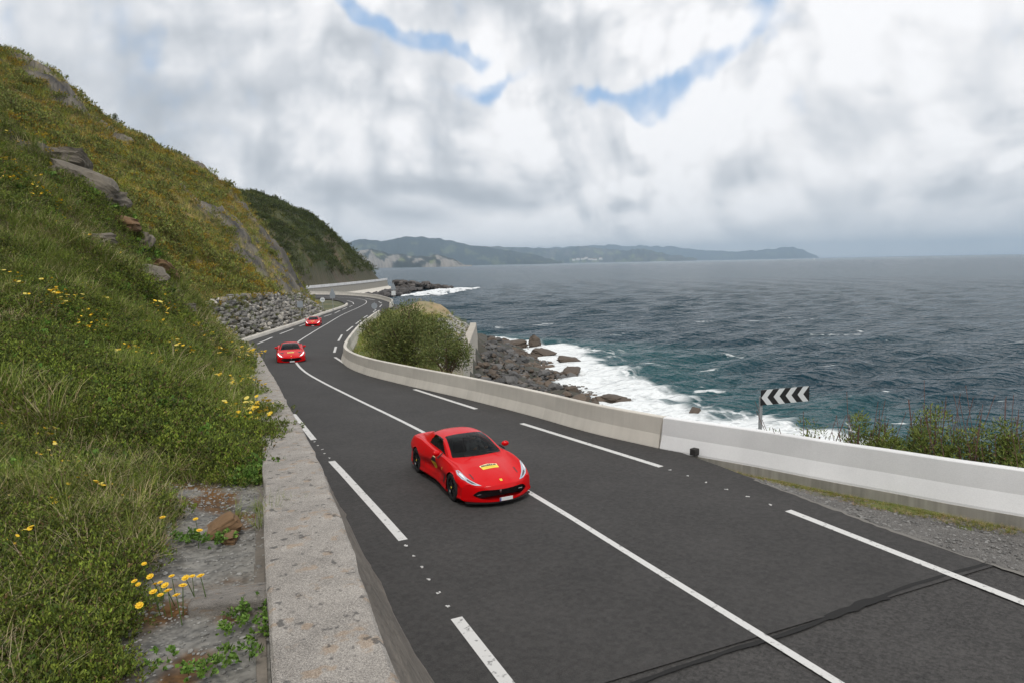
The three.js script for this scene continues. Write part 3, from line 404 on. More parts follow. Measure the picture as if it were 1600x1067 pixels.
{
  const pos = [], c = [], uv = [], idx = [], nz = 170, nx = 120;
  for (let j = 0; j <= nz; j++) for (let i = 0; i <= nx; i++) {
    const z = lerp(-190, -452, j / nz), o = 125 * Math.pow(i / nx, 1.25), x = headEdge(z) - o, y = headY(x, z); pos.push(x, y, z); uv.push(x + y * 0.3, z + y * 0.5);
    const n = fbm(x * 0.06, z * 0.06 + y * 0.04, 4), b = fbm(x * 0.12 + 50, z * 0.12, 4), low = sstep(9, 2, y + (b - 0.5) * 8);
    let k = [lerp(0.055, 0.115, n), lerp(0.085, 0.11, n), lerp(0.028, 0.05, n)]; const br = sstep(0.52, 0.72, b); k = k.map((q, m) => lerp(q, [0.15, 0.115, 0.07][m], br)); k = k.map((q, m) => lerp(q, [0.10, 0.085, 0.06][m], low * 0.7)); c.push(...k);
  }
  for (let j = 0; j < nz; j++) for (let i = 0; i < nx; i++) { const a = j * (nx + 1) + i, b = a + nx + 1; idx.push(a, b, a + 1, a + 1, b, b + 1); }
  const g = new THREE.BufferGeometry(); g.setAttribute('position', new THREE.Float32BufferAttribute(pos, 3)); g.setAttribute('color', new THREE.Float32BufferAttribute(c, 3)); g.setAttribute('uv', new THREE.Float32BufferAttribute(uv, 2)); g.setIndex(idx); g.computeVertexNormals();
  structure('headland', g, hillMat, 'green and brown headland slope beyond the second bend');
}
{ // sea wall and parapet under the headland
  const path = curve([[-96, -240, -1.9], [-83.2, -275, -1.65], [-76.4, -325, -1.5], [-73.6, -380, -1.45], [-73.2, -404, -1.4]], 3);
  const g = group('sea_wall'); 
  mesh('parapet', sweep(path, [[-0.3, -1.1], [-0.3, 0.0], [0.4, 0.0], [0.4, -1.1]], { closed: true }), whiteMat, g);
  mesh('wall_face', sweep(path, [[-0.4, -1.1], [0.2, -1.1], [0.9, -4.9], [0.9, -9.5], [-0.4, -9.5]], { closed: true }), footMat, g);
  mesh('apron', sweep(path.slice(2), [[0.7, -4.4], [2.6, -4.9], [7.5, -7.6], [8, -9.5], [0.9, -9.5]], { closed: true }), beigeMat, g);
  add(g, 'distant pale sea wall with white parapet below the headland slope', 'sea wall');
  const A = path.map(p => V(p.x - 0.3, p.y - 1.2, p.z)), B = path.map(p => V(p.x - 9, p.y - 1.2, p.z)); structure('far_road', sheet(A, B, 2), asphaltMat, 'distant stretch of road under the headland');
}
// ---------------------------------------------------------------- mountains across the bay
const mountainMat = new THREE.MeshStandardMaterial({ vertexColors: true, roughness: 1 });
function ridge(name, label, D, tops, thick, tone, cliff, seed) {
  const T = table(tops.map(t => t[0]), tops.map(t => t[1])), p0 = tops[0][0], p1 = tops[tops.length - 1][0], nx = Math.round((p1 - p0) * 0.9), ny = 16, pos = [], c = [], idx = [];
  for (let j = 0; j <= ny; j++) for (let i = 0; i <= nx; i++) {
    const px = lerp(p0, p1, i / nx), hor = 412 - 0.0195 * (px - 800), top = T(px) + (fbm(px * 0.11 + seed * 7, 3.1, 3) - 0.5) * 4.5 - 0.6, t = j / ny, Dn = D * (1 + 0.06 * Math.sin(px * 0.021 + seed)); const az = Math.atan((px - 800) / 1067), hTop = Math.max(2, (hor - top) / 1067 * Dn * 0.98 + 5.75);
    const prof = t < 0.85 ? Math.pow(t / 0.85, cliff ? 0.62 : 0.8) : 1 - (t - 0.85) * 2.2, dd = Dn + thick * (t - 0.85), sp = fbm(px * 0.06 + seed, t * 2.5, 4) - 0.5, gul = ridged(px * 0.11 + t * 1.2 + seed, t * 0.8, 3) - 0.6;
    const r = dd / Math.cos(az) * (1 + (t < 0.8 ? gul * 0.012 : 0)), h = -9 + (hTop + 9) * prof * (1 + (sp * 0.10 + gul * 0.12) * (t < 0.8 ? 1 : 0.3) * sstep(0, 0.3, t));
    pos.push(Math.sin(az) * r, h, -Math.cos(az) * r);
    const n = fbm(px * 0.16 + seed * 3, t * 7 + seed, 4); let k = [lerp(0.008, 0.022, n), lerp(0.016, 0.034, n), lerp(0.018, 0.030, n)];  // forest tone, with some blue of the distance haze put into the colour
    const field = sstep(0.60, 0.72, fbm(px * 0.09 + 30 + seed, t * 5, 3)) * (t < 0.6 ? 1 : 0.2); k = k.map((q, m) => lerp(q, [0.13, 0.15, 0.06][m], field * tone));
    if (cliff) { const rk = sstep(0.45, 0.60, fbm(px * 0.09 + 3, t * 2.4 + 1, 4) + (0.5 - t) * 0.22), st = ridged(px * 0.3 + t * 3.2, t, 2); k = k.map((q, m) => lerp(q, [0.20, 0.185, 0.165][m] * lerp(0.6, 1.3, st), rk * cliff)); }
    c.push(...k);
  }
  for (let j = 0; j < ny; j++) for (let i = 0; i < nx; i++) { const a = j * (nx + 1) + i, b = a + nx + 1; idx.push(a, a + 1, b, b, a + 1, b + 1); }
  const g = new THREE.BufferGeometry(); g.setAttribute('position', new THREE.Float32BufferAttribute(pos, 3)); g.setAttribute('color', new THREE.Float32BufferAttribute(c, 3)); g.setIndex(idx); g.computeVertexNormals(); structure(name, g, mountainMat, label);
}
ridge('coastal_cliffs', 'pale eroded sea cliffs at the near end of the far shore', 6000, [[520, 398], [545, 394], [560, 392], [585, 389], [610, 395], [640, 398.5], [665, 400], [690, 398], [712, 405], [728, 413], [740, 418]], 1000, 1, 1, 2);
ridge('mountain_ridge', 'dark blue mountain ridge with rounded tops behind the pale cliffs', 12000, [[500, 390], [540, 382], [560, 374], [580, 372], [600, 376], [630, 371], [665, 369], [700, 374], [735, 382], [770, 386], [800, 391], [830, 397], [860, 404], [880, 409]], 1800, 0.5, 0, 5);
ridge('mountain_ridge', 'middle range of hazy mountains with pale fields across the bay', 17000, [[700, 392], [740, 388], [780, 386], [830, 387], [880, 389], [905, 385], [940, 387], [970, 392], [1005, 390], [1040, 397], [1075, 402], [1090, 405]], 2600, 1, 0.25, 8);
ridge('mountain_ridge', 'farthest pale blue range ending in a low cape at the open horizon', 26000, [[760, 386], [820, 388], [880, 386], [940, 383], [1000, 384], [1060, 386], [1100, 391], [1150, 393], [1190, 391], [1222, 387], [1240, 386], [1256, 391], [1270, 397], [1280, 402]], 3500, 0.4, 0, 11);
scene.fog = new THREE.FogExp2(new THREE.Color(0.62, 0.81, 1.0), 0.000055);
// ---------------------------------------------------------------- vegetation pieces
const leafMat = new THREE.MeshStandardMaterial({ vertexColors: true, roughness: 0.8, side: THREE.DoubleSide });
function leafCloud(pts, seed, len, wid, cA, cB, { up = 0.5, spread = 0.8, brown = 0 } = {}) { // diamond leaves at given points [x,y,z,outx,outy,outz]
  const r = mulberry(seed), pos = [], c = [], idx = []; let k = 0; const D = V(), S = V(), Nn = V();
  for (const p of pts) {
    D.set(p[3] + (r() - 0.5) * 2 * spread, p[4] + up + (r() - 0.5) * spread, p[5] + (r() - 0.5) * 2 * spread).normalize(); S.set(r() - 0.5, r() - 0.5, r() - 0.5).cross(D).normalize();
    const l = len * (0.6 + r() * 0.8), w = wid * (0.6 + r() * 0.8), t = r(), b = r() < brown, q = b ? [0.13, 0.085, 0.035] : cA.map((v, i) => lerp(v, cB[i], t));
    Nn.crossVectors(D, S); const bend = l * 0.18 * (r() - 0.3);
    pos.push(p[0], p[1], p[2], p[0] + D.x * l * 0.45 + S.x * w / 2, p[1] + D.y * l * 0.45 + S.y * w / 2, p[2] + D.z * l * 0.45 + S.z * w / 2, p[0] + D.x * l * 0.45 - S.x * w / 2, p[1] + D.y * l * 0.45 - S.y * w / 2, p[2] + D.z * l * 0.45 - S.z * w / 2, p[0] + D.x * l + Nn.x * bend, p[1] + D.y * l + Nn.y * bend, p[2] + D.z * l + Nn.z * bend);
    for (let i = 0; i < 4; i++) c.push(...q); idx.push(k, k + 1, k + 2, k + 1, k + 3, k + 2); k += 4;
  }
  const g = new THREE.BufferGeometry(); g.setAttribute('position', new THREE.Float32BufferAttribute(pos, 3)); g.setAttribute('color', new THREE.Float32BufferAttribute(c, 3)); g.setIndex(idx); g.computeVertexNormals(); return g;
}
function heathClump(seed, n, R, H, len, wid, cA, cB, o) {
  const r = mulberry(seed), pts = []; const stems = 16;
  for (let s = 0; s < stems; s++) { const a = r() * 6.283, q = Math.sqrt(r()) * R, hx = Math.cos(a) * q, hz = Math.sin(a) * q, h = H * (1 - 0.55 * (q / R) ** 2) * (0.6 + r() * 0.6), tx = hx * (1.2 + r() * 0.4), tz = hz * (1.2 + r() * 0.4); for (let i = 0; i < n / stems; i++) { const t = 0.15 + 0.85 * Math.sqrt(r()); pts.push([lerp(hx, tx, t) + (r() - 0.5) * R * 0.16, h * t, lerp(hz, tz, t) + (r() - 0.5) * R * 0.16, hx / R * 0.6, 0.2, hz / R * 0.6]); } }
  return leafCloud(pts, seed + 1, len, wid, cA, cB, o);
}
function grassTuft(seed, n, H, w, R, cA, cB, droop = 0.5) {
  const r = mulberry(seed), pos = [], c = [], idx = []; let k = 0;
  for (let i = 0; i < n; i++) {
    const a = r() * 6.283, q = r() * R, x = Math.cos(a) * q, z = Math.sin(a) * q, b = a + (r() - 0.5) * 1.6, L = H * (0.5 + r() * 0.7), lean = 0.15 + r() * 0.5, dr = droop * (0.4 + r()), t = r(), col = cA.map((v, m) => lerp(v, cB[m], t)), sx = -Math.sin(b), sz = Math.cos(b);
    for (let s = 0; s <= 3; s++) { const u = s / 3, out = L * (lean * u + dr * u * u * 0.7), y = L * (u - dr * 0.45 * u * u), ww = w * (1 - u * 0.85) / 2; pos.push(x + Math.cos(b) * out + sx * ww, y, z + Math.sin(b) * out + sz * ww, x + Math.cos(b) * out - sx * ww, y, z + Math.sin(b) * out - sz * ww); c.push(...col, ...col); }
    for (let s = 0; s < 3; s++) { const e = k + s * 2; idx.push(e, e + 1, e + 2, e + 2, e + 1, e + 3); } k += 8;
  }
  const g = new THREE.BufferGeometry(); g.setAttribute('position', new THREE.Float32BufferAttribute(pos, 3)); g.setAttribute('color', new THREE.Float32BufferAttribute(c, 3)); g.setIndex(idx); g.computeVertexNormals(); return g;
}
function flowerHeads(seed, n, R, H, size) { // yellow heads on short stems over a few leaves
  const r = mulberry(seed), gs = [];
  const paint = (g, a) => { const q = []; for (let i = 0; i < g.attributes.position.count; i++) q.push(...a); g.setAttribute('color', new THREE.Float32BufferAttribute(q, 3)); g.deleteAttribute('uv'); return g; };
  for (let i = 0; i < n; i++) { const a = r() * 6.283, q = Math.sqrt(r()) * R, h = H * (0.7 + r() * 0.5), x = Math.cos(a) * q, z = Math.sin(a) * q, s = size * (0.7 + r() * 0.6); const hd = new THREE.ConeGeometry(s, s * 0.55, 7, 1); hd.rotateX(Math.PI); hd.rotateZ((r() - 0.5) * 0.9); hd.rotateX((r() - 0.5) * 0.9); hd.translate(x, h, z); gs.push(paint(hd.toNonIndexed(), r() < 0.25 ? [0.62, 0.50, 0.10] : [0.72, 0.46, 0.015])); const st = new THREE.CylinderGeometry(0.0025, 0.003, h, 3); st.translate(x, h / 2, z); gs.push(paint(st.toNonIndexed(), [0.07, 0.11, 0.02])); }
  const g = mergeGeometries(gs); g.computeVertexNormals(); return g;
}
const G1 = [0.030, 0.055, 0.005], G2 = [0.165, 0.205, 0.020], G3 = [0.12, 0.17, 0.025], ST1 = [0.30, 0.235, 0.12], ST2 = [0.52, 0.43, 0.26];
const heathG = [0, 1, 2].map(i => heathClump(20 + i, 260, 0.17, 0.17, 0.024, 0.011, G1, G2, { brown: 0.10 }));
const leafyG = [0, 1].map(i => heathClump(40 + i, 90, 0.13, 0.13, 0.05, 0.04, [0.06, 0.13, 0.015], [0.13, 0.22, 0.03], { up: 0.2 }));
const grassG = [0, 1].map(i => grassTuft(50 + i, 34, 0.26, 0.006, 0.09, [0.075, 0.125, 0.010], [0.22, 0.245, 0.04]));
const strawG = [0, 1].map(i => grassTuft(60 + i, 14, 0.28, 0.0055, 0.09, ST1, ST2, 0.8));
const flowerG = [0, 1].map(i => flowerHeads(70 + i, 7, 0.13, 0.16, 0.024));
const gorseG = [0, 1].map(i => heathClump(80 + i, 200, 0.19, 0.16, 0.03, 0.02, [0.24, 0.17, 0.012], [0.50, 0.36, 0.018], { brown: 0.25 }));
const scrubG = [0, 1].map(i => heathClump(90 + i, 220, 0.22, 0.2, 0.04, 0.022, [0.060, 0.078, 0.014], [0.17, 0.165, 0.034], { brown: 0.2 }));
const lists = { heath: [], leafy: [], grass: [], straw: [], flower: [], gorse: [], scrub: [] };
const rv = mulberry(99);
const put = (k, x, y, z, s, c) => lists[k].push([x, y, z, s, c]);
const tint = (a, b) => { const t = a + rv() * (b - a); return [t, t * (0.94 + rv() * 0.12), t * (0.85 + rv() * 0.3)]; };
function bands(z0, z1, n, reach, s0, s1, far) {
  for (let i = 0; i < n; i++) {
    const z = lerp(z0, z1, rv()), o = reach(z) * Math.pow(rv(), 0.9), x = edgeX(z) - o + 0.0, d = distR(x, z);
    const gut = gutterAt(x, z), rk = rockAt(x, z); if (gut > 0.25 && rv() < gut * 1.25) continue; if (rk > 0.35 && rv() < rk * 0.97) continue;
    const y = hillY(x, z) - 0.02, s = lerp(s0, s1, rv()), a = fbm(x * 0.55 + 3, z * 0.55, 3), b = fbm(x * 0.2 + 33, z * 0.2, 3), e = fbm(x * 1.4, z * 1.4 + 9, 2), u = rv();
    if (!far) { if (a + (e - 0.5) * 0.4 > 0.47) put(u < 0.93 ? 'heath' : 'leafy', x, y, z, s, tint(0.6, 1.7)); else put(u < 0.55 ? 'grass' : u < 0.80 ? 'heath' : 'straw', x, y, z, s * (0.8 + rv() * 0.4), tint(0.9, 1.45)); if (b > 0.46 && rv() < 0.30) put('straw', x, y + 0.03 * s, z, s * 0.9, tint(0.75, 1.2)); if (b > 0.60 && rv() < 0.04) put('flower', x, y, z, s * 0.9, [1, 1, 1]); }
    else { const t = tint(1.1, 2.2); const dry = sstep(0.44, 0.62, b); if (e > 0.585 && a > 0.48 && d < 170) put('gorse', x, y, z, s * 0.8, tint(0.75, 1.2)); else if (u < 0.44 + 0.40 * dry) put('straw', x, y, z, s * 0.72, [t[0] * 0.84, t[1] * 0.80, t[2] * 0.50]); else if (a > 0.5) put('scrub', x, y, z, s, [t[0] * 0.95, t[1] * 1.05, t[2]]); else put('grass', x, y, z, s * 0.8, [t[0] * 1.3, t[1] * 1.1, t[2]]); }
  }
}
bands(1, -8.5, 9000, z => 0.46 * Math.max(-z, 1.4) + 1.2, 0.5, 1.0, false);
bands(-7, -22, 15000, z => 0.46 * -z + 1.5, 0.8, 1.6, false);
bands(-20, -40, 15000, z => 0.5 * -z + 3, 1.3, 2.7, false);
bands(-38, -90, 22000, z => 40, 2.2, 4.4, true);
bands(-80, -180, 34000, z => 72, 3.0, 6.2, true);
for (let i = 0; i < 16000; i++) { const z = lerp(-200, -445, rv()), o = 118 * Math.pow(rv(), 0.8) + 4, x = headEdge(z) - o, y = headY(x, z), a = fbm(x * 0.07 + 3, z * 0.07, 3), low = sstep(10, 3, y); if (rv() < low * 0.15) continue; const t = tint(0.55, 1.1); put(a > 0.46 ? 'scrub' : 'grass', x, y - 0.2, z, 5 + rv() * 7, a > 0.46 ? [t[0] * 0.75, t[1] * 0.95, t[2] * 0.9] : [t[0] * 1.15, t[1] * 0.95, t[2] * 1.0]); }
for (const [x, , z] of [[-8.58, 4.79, -12.97], [-9.69, 5.05, -14.01], [-6.42, 4.05, -11.88], [-7.06, 3.46, -15.84], [-3.88, 3.64, -10.13], [-3.92, 3.61, -10.73], [-14.11, 6.4, -24.23], [-14.55, 6.75, -24.27], [-17.93, 7.96, -26.42], [-22.64, 10.27, -32.72], [-9.46, 4.86, -17.01], [-6.44, 3.55, -13.84], [-8.4, 4.73, -12.97], [-11.21, 2.75, -25.83], [-14.11, 6.3, -25.22], [-17.57, 7.71, -26.39], [-9.37, 3.46, -19.87], [-6.2, 3.38, -14.83], [-4.35, 3.56, -11.32], [-20.09, 8.8, -28.53]]) { const d = distR(x, z), n = d > 20 ? 16 : 9; for (let i = 0; i < n; i++) { const xx = Math.min(x + (rv() - 0.5) * d * 0.11, edgeX(z) + 0.05), zz = z + (rv() - 0.5) * d * 0.09; put('flower', xx, hillY(Math.min(xx, edgeX(zz) - 0.02), zz) + 0.02 * d / 10, zz, (0.8 + rv() * 0.6) * (d > 20 ? 1.9 : 1.15), [1, 1, 1]); } }
// plants hanging over the wall top and in the gutter
for (const [x, z, n, kind, s] of [[-4.05, -10.9, 16, 'heath', 1.2], [-3.9, -10.4, 8, 'grass', 1.1], [-3.25, -8.6, 26, 'heath', 1.0], [-3.4, -9.2, 26, 'heath', 1.1], [-2.55, -6.75, 14, 'leafy', 0.7], [-1.58, -3.6, 9, 'leafy', 0.45], [-1.62, -3.3, 7, 'leafy', 0.45], [-2.05, -5.35, 8, 'grass', 0.6], [-2.42, -4.7, 7, 'leafy', 0.5], [-5.3, -13.6, 12, 'heath', 1.1], [-7.2, -18.1, 12, 'heath', 1.3], [-8.6, -21.5, 12, 'grass', 1.5], [-11, -27.5, 14, 'heath', 1.6]]) for (let i = 0; i < n; i++) { const xx = x + (rv() - 0.5) * 0.5, zz = z + (rv() - 0.5) * 0.6; put(kind, xx, hillY(Math.min(xx, edgeX(zz) - 0.05), zz) + 0.02 + 0.05 * rv(), zz, s * (0.7 + rv() * 0.5), tint(0.85, 1.3)); }
// headland verge and barrier foot
for (let i = 0; i < 5200; i++) { const z = lerp(-40, -118, rv()), x0 = table(rightEdgePts.map(p => p[1]).reverse(), rightEdgePts.map(p => p[0]).reverse())(z), x = x0 + 0.75 + rv() * 16; if (x > -5.6 && z < -54) continue; const y = coastH(x, z); if (y < -4) continue; const sand = Math.hypot((x + 11.6) / 2.4, (z + 99) / 7); if (sand < 2.0 && rv() < 0.9) continue; const t = tint(0.9, 1.7); put(rv() < 0.75 ? 'grass' : 'straw', x, y, z, 1.2 + rv() * 1.6, [t[0] * 1.1, t[1], t[2]]); }
for (let i = 0; i < 2200; i++) { const t = rv(), A = [[24, -4.6], [11.05, -14.45], [9.1, -16.15], [7.3, -17.95], [5.65, -19.75]], k = Math.min(3, Math.floor(t * 4)), f = t * 4 - k, x = lerp(A[k][0], A[k + 1][0], f), z = lerp(A[k][1], A[k + 1][1], f), o = Math.pow(rv(), 2.2) * 0.9; const yy = roadDrop(-z) - 0.31 + 0.28 * clamp(o / 1.9); const c = tint(0.7, 1.2); put(rv() < 0.6 ? 'grass' : 'straw', x - o * 0.63, yy + 0.02, z + o * 0.77, 0.22 + rv() * 0.22, [c[0] * 1.2, c[1] * 1.0, c[2]]); }
for (let i = 0; i < 3000; i++) { const t = rv() * 9, k = Math.floor(t), f = t - k, x = lerp(barrierPts[k][0], barrierPts[k + 1][0], f) + 0.6 + rv() * 4, z = lerp(barrierPts[k][1], barrierPts[k + 1][1], f) - 0.4 - rv() * 2, y = coastH(x, z); put(rv() < 0.5 ? 'grass' : 'scrub', x, y, z, 1.2 + rv() * 1.3, tint(0.7, 1.2)); }
for (let i = 0; i < 420; i++) { const z = lerp(-52, -128, rv()), t = Math.pow(rv(), 1.4), xb = table([-153, -126.8, -104.7, -78.6, -65.5, -59.5, -52], [-37.5, -35.1, -32.1, -28.6, -26.7, -25.2, -22.6])(z); if (fbm(z * 0.2, t * 3, 3) < 0.47) continue; put(rv() < 0.5 ? 'scrub' : 'grass', lerp(edgeX(z), xb, t) + 0.25, lerp(edgeY(z), roadDrop(-z), t) + 0.25, z, 0.9 + rv() * 1.2, tint(0.8, 1.5)); }
function scatter(kind, geos, label, category) {
  const L = lists[kind], M = new THREE.Matrix4(), Q = new THREE.Quaternion(), E = new THREE.Euler();
  geos.forEach((g, gi) => { const mine = L.filter((_, i) => i % geos.length === gi), im = new THREE.InstancedMesh(g, leafMat, mine.length); im.name = category.replace(/ /g, '_'); im.castShadow = im.receiveShadow = true;
    mine.forEach(([x, y, z, s, c], i) => { E.set((rv() - 0.5) * 0.5, rv() * 6.283, (rv() - 0.5) * 0.5 - 0.15); M.compose(V(x, y, z), Q.setFromEuler(E), V(s, s * (0.8 + rv() * 0.5), s)); im.setMatrixAt(i, M); im.setColorAt(i, col(...c)); }); stuff(im, label, category); });
}
scatter('heath', heathG, 'low dark green heath plants covering the near bank', 'heath plants');
scatter('leafy', leafyG, 'bright green leafy plants by the retaining wall', 'leafy plants');
scatter('grass', grassG, 'green grass growing on the banks and verges', 'grass');
scatter('straw', strawG, 'dry straw coloured grass on the bank and hillside', 'dry grass');
scatter('flower', flowerG, 'small yellow wildflowers dotted over the bank', 'wildflowers');
scatter('gorse', gorseG, 'yellow flowering gorse on the far hillside', 'gorse');
scatter('scrub', scrubG, 'olive green scrub on the hillside and headland', 'scrub');

// the nearest yellow flowers, one by one
{
  const headG = (() => { const g = []; for (let ring = 0; ring < 2; ring++) for (let i = 0; i < 9; i++) { const p = new THREE.PlaneGeometry(0.008, 0.016 - ring * 0.005, 1, 1); p.translate(0, 0.010 - ring * 0.003, 0); p.rotateX(-1.25 + ring * 0.5); p.rotateY(i * 6.283 / 9 + ring * 0.35); g.push(p); } const d = new THREE.SphereGeometry(0.007, 6, 4); d.scale(1, 0.6, 1); d.translate(0, 0.002, 0); g.push(d); const m = mergeGeometries(g); return m; })();
  const stemG = new THREE.CylinderGeometry(0.0018, 0.0024, 0.13, 5); stemG.translate(0, -0.065, 0);
  const headM = new THREE.MeshStandardMaterial({ color: col(0.78, 0.50, 0.02), roughness: 0.7, side: THREE.DoubleSide }), stemM = mat(0.07, 0.12, 0.02);
  const P = [[-2.14, 3.89, -3.91], [-2.07, 3.86, -3.86], [-2.23, 3.9, -3.97], [-2.29, 3.96, -4.02], [-1.95, 3.92, -3.92], [-2.13, 3.88, -3.81], [-2.25, 3.9, -3.87], [-2.1, 3.9, -3.97], [-1.98, 3.89, -3.86], [-2.09, 3.86, -3.81], [-1.97, 3.88, -3.76], [-2.17, 3.88, -3.91], [-2.1, 3.88, -3.89], [-1.9, 3.92, -3.92], [-2.27, 3.92, -3.87], [-2.16, 3.85, -3.71], [-1.99, 3.91, -3.92], [-2.69, 3.88, -5.02], [-2.32, 3.85, -4.82], [-2.39, 3.9, -4.92]], r = mulberry(31);
  P.forEach(([x, y, z], i) => { const f = group('yellow_flower'); mesh('stem', stemG, stemM, f); mesh('flower_head', headG, headM, f); f.position.set(x, Math.max(y, hillY(x, z) + 0.11), z); f.rotation.set((r() - 0.2) * 0.6, r() * 6, (r() - 0.5) * 0.6); f.scale.setScalar(0.9 + r() * 0.5); const lone = i >= 17; add(f, lone ? ['lone yellow flower in the green bank left of the brown stones', 'pale yellow flower just left of the two brown stones', 'yellow flower at the edge of the gravel above the brown stones'][i - 17] : 'yellow flower in the clump at the edge of the near gravel', 'flower', lone ? undefined : 'yellow flowers in the near clump'); });
}

// ---------------------------------------------------------------- rocks in the bank
const rockTex = (a, b, seed) => { const t = ctex(512, (u, v, i, j) => { const n = fbm(u * 6 + seed, v * 6, 5, 256), s = fbm(u * 3 + seed, v * 22, 4, 256), g = vn(i * 0.5, j * 0.5); const k = clamp(n * 0.6 + s * 0.4 + (g - 0.5) * 0.25); return a.map((q, m) => lerp(q, b[m], k)); }); return t; };
const rockBump = htex(256, (u, v, i, j) => fbm(u * 8, v * 8, 5, 8));
const bankRockMat = new THREE.MeshStandardMaterial({ map: rockTex([0.045, 0.04, 0.034], [0.25, 0.215, 0.165], 3), roughness: 0.95, bumpMap: rockBump, bumpScale: 0.08 });
const rustRockMat = new THREE.MeshStandardMaterial({ map: rockTex([0.08, 0.045, 0.02], [0.24, 0.145, 0.075], 8), roughness: 0.95, bumpMap: rockBump, bumpScale: 0.03 });
function craggy(seed, sx, sy, sz) { // layered block: displaced sphere squared off
  const g = mergeVertices(new THREE.IcosahedronGeometry(1, 5).deleteAttribute('normal').deleteAttribute('uv')), P = g.attributes.position, uv = [];
  for (let i = 0; i < P.count; i++) { let x = P.getX(i), y = P.getY(i), z = P.getZ(i); const m = Math.max(Math.abs(x), Math.abs(y), Math.abs(z)); const k = lerp(1, 1 / m, 0.55); x *= k; y *= k; z *= k; const d = 1 + (fbmS(x * 1.3 + seed, y * 2.6, z * 1.3, 4) - 0.5) * 0.75 + (Math.floor((y + 1 + x * 0.2) * 3.5) % 2) * 0.06; P.setXYZ(i, x * d * sx, y * sy * (1 + (d - 1) * 0.5), z * d * sz); uv.push(x * sx * 0.4 + y * 0.3, y * sy * 0.6 + z * sz * 0.3); }
  g.setAttribute('uv', new THREE.Float32BufferAttribute(uv, 2)); return toCreasedNormals(g, 0.7);
}
[[-20.9, -34.0, 1.5, 0.9, 1.1, 0.25, 'large dark layered rock outcrop with a hollow beneath, high on the near bank', 0.3], [-20.1, -34.6, 1.1, 0.55, 0.8, -0.4, 'grey sloping slab right of the hollow rock outcrop on the bank crest', 0.5], [-21.8, -34.9, 1.0, 0.5, 0.8, 0.4, 'brown rock at the top of the bank outcrop, against the far hillside', 0.2], [-16.9, -27.6, 1.15, 0.34, 0.7, 0.12, 'flat pale rock slab below the hollow outcrop on the bank', 0.15], [-18.8, -33.6, 0.9, 0.5, 0.7, -0.3, 'brown rock at the crest of the bank right of the yellow flowers', 0.2], [-18.2, -34.2, 0.7, 0.4, 0.6, 0.6, 'small dark rock beside the brown crest rock', 0.1], [-17.3, -34.3, 1.1, 0.45, 0.6, -0.45, 'reddish brown ledge with a pale edge at the right end of the bank crest', 0.3], [-15.2, -28.8, 1.2, 0.5, 0.8, 0.1, 'broad pale grey rock face low on the bank above the wall', 0.2], [-14.3, -29.6, 0.7, 0.45, 0.6, -0.2, 'dark boulder right of the broad grey rock face above the wall', 0.2], [-25.6, -38.3, 1.1, 0.6, 0.9, 0.2, 'dark rock at the left edge of the bank crest', 0.25]].forEach(([x, z, sx, sy, sz, tilt, label, up], i) => { const o = mesh('rock_outcrop', craggy(i * 7.3 + 2, sx, sy, sz), i === 6 || i === 4 ? rustRockMat : bankRockMat); o.position.set(x, hillY(x, z) + up * 0.35, z); o.scale.setScalar(i < 4 ? 0.92 : 0.75); o.rotation.set(tilt * 0.4, 0.5 + i * 0.7, -tilt - 0.15); add(o, label, 'rock'); });
{ const a = mesh('brown_stone', craggy(61, 0.115, 0.085, 0.08), rustRockMat); a.position.set(-2.27, hillY(-2.27, -5.12) + 0.06, -5.12); a.rotation.set(0.2, 0.6, 0.35); add(a, 'larger orange-brown stone lying on the gravel by the wall', 'stone');
  const b = mesh('brown_stone', craggy(67, 0.07, 0.05, 0.05), rustRockMat); b.position.set(-2.17, hillY(-2.17, -4.98) + 0.03, -4.98); b.rotation.set(0.1, 1.7, 0.1); add(b, 'smaller orange-brown stone in front of the larger one on the gravel', 'stone');
  const c = mesh('concrete_block', new RoundedBoxGeometry(0.62, 0.3, 0.2, 2, 0.03), wallTopMat); c.position.set(-1.66, hillY(-1.66, -3.98) - 0.05, -3.98); c.rotation.set(0.06, 0.12, 0.05); add(c, 'weathered concrete block set across the gutter beside the wall', 'block');
  const r = mulberry(8), gs = []; for (let i = 0; i < 2600; i++) { const z = lerp(-6.7, -2.3, r()), o = r() * 0.95, x = edgeX(z) - o; if (gutterAt(x, z) < 0.4) continue; const s = 0.005 + r() * r() * r() * 0.02, g = new THREE.IcosahedronGeometry(s, 0); g.scale(1 + r() * 0.6, 0.6, 1); g.rotateY(r() * 6); g.translate(x, hillY(x, z) + s * 0.2, z); const k = 0.10 + r() * 0.20, q = []; for (let j = 0; j < g.attributes.position.count; j++) q.push(k * 1.03, k, k * 0.93); g.setAttribute('color', new THREE.Float32BufferAttribute(q, 3)); gs.push(g); }
  stuff(mesh('gravel', mergeGeometries(gs), new THREE.MeshStandardMaterial({ vertexColors: true, roughness: 0.95 })), 'loose grey gravel in the gutter behind the wall', 'gravel'); }

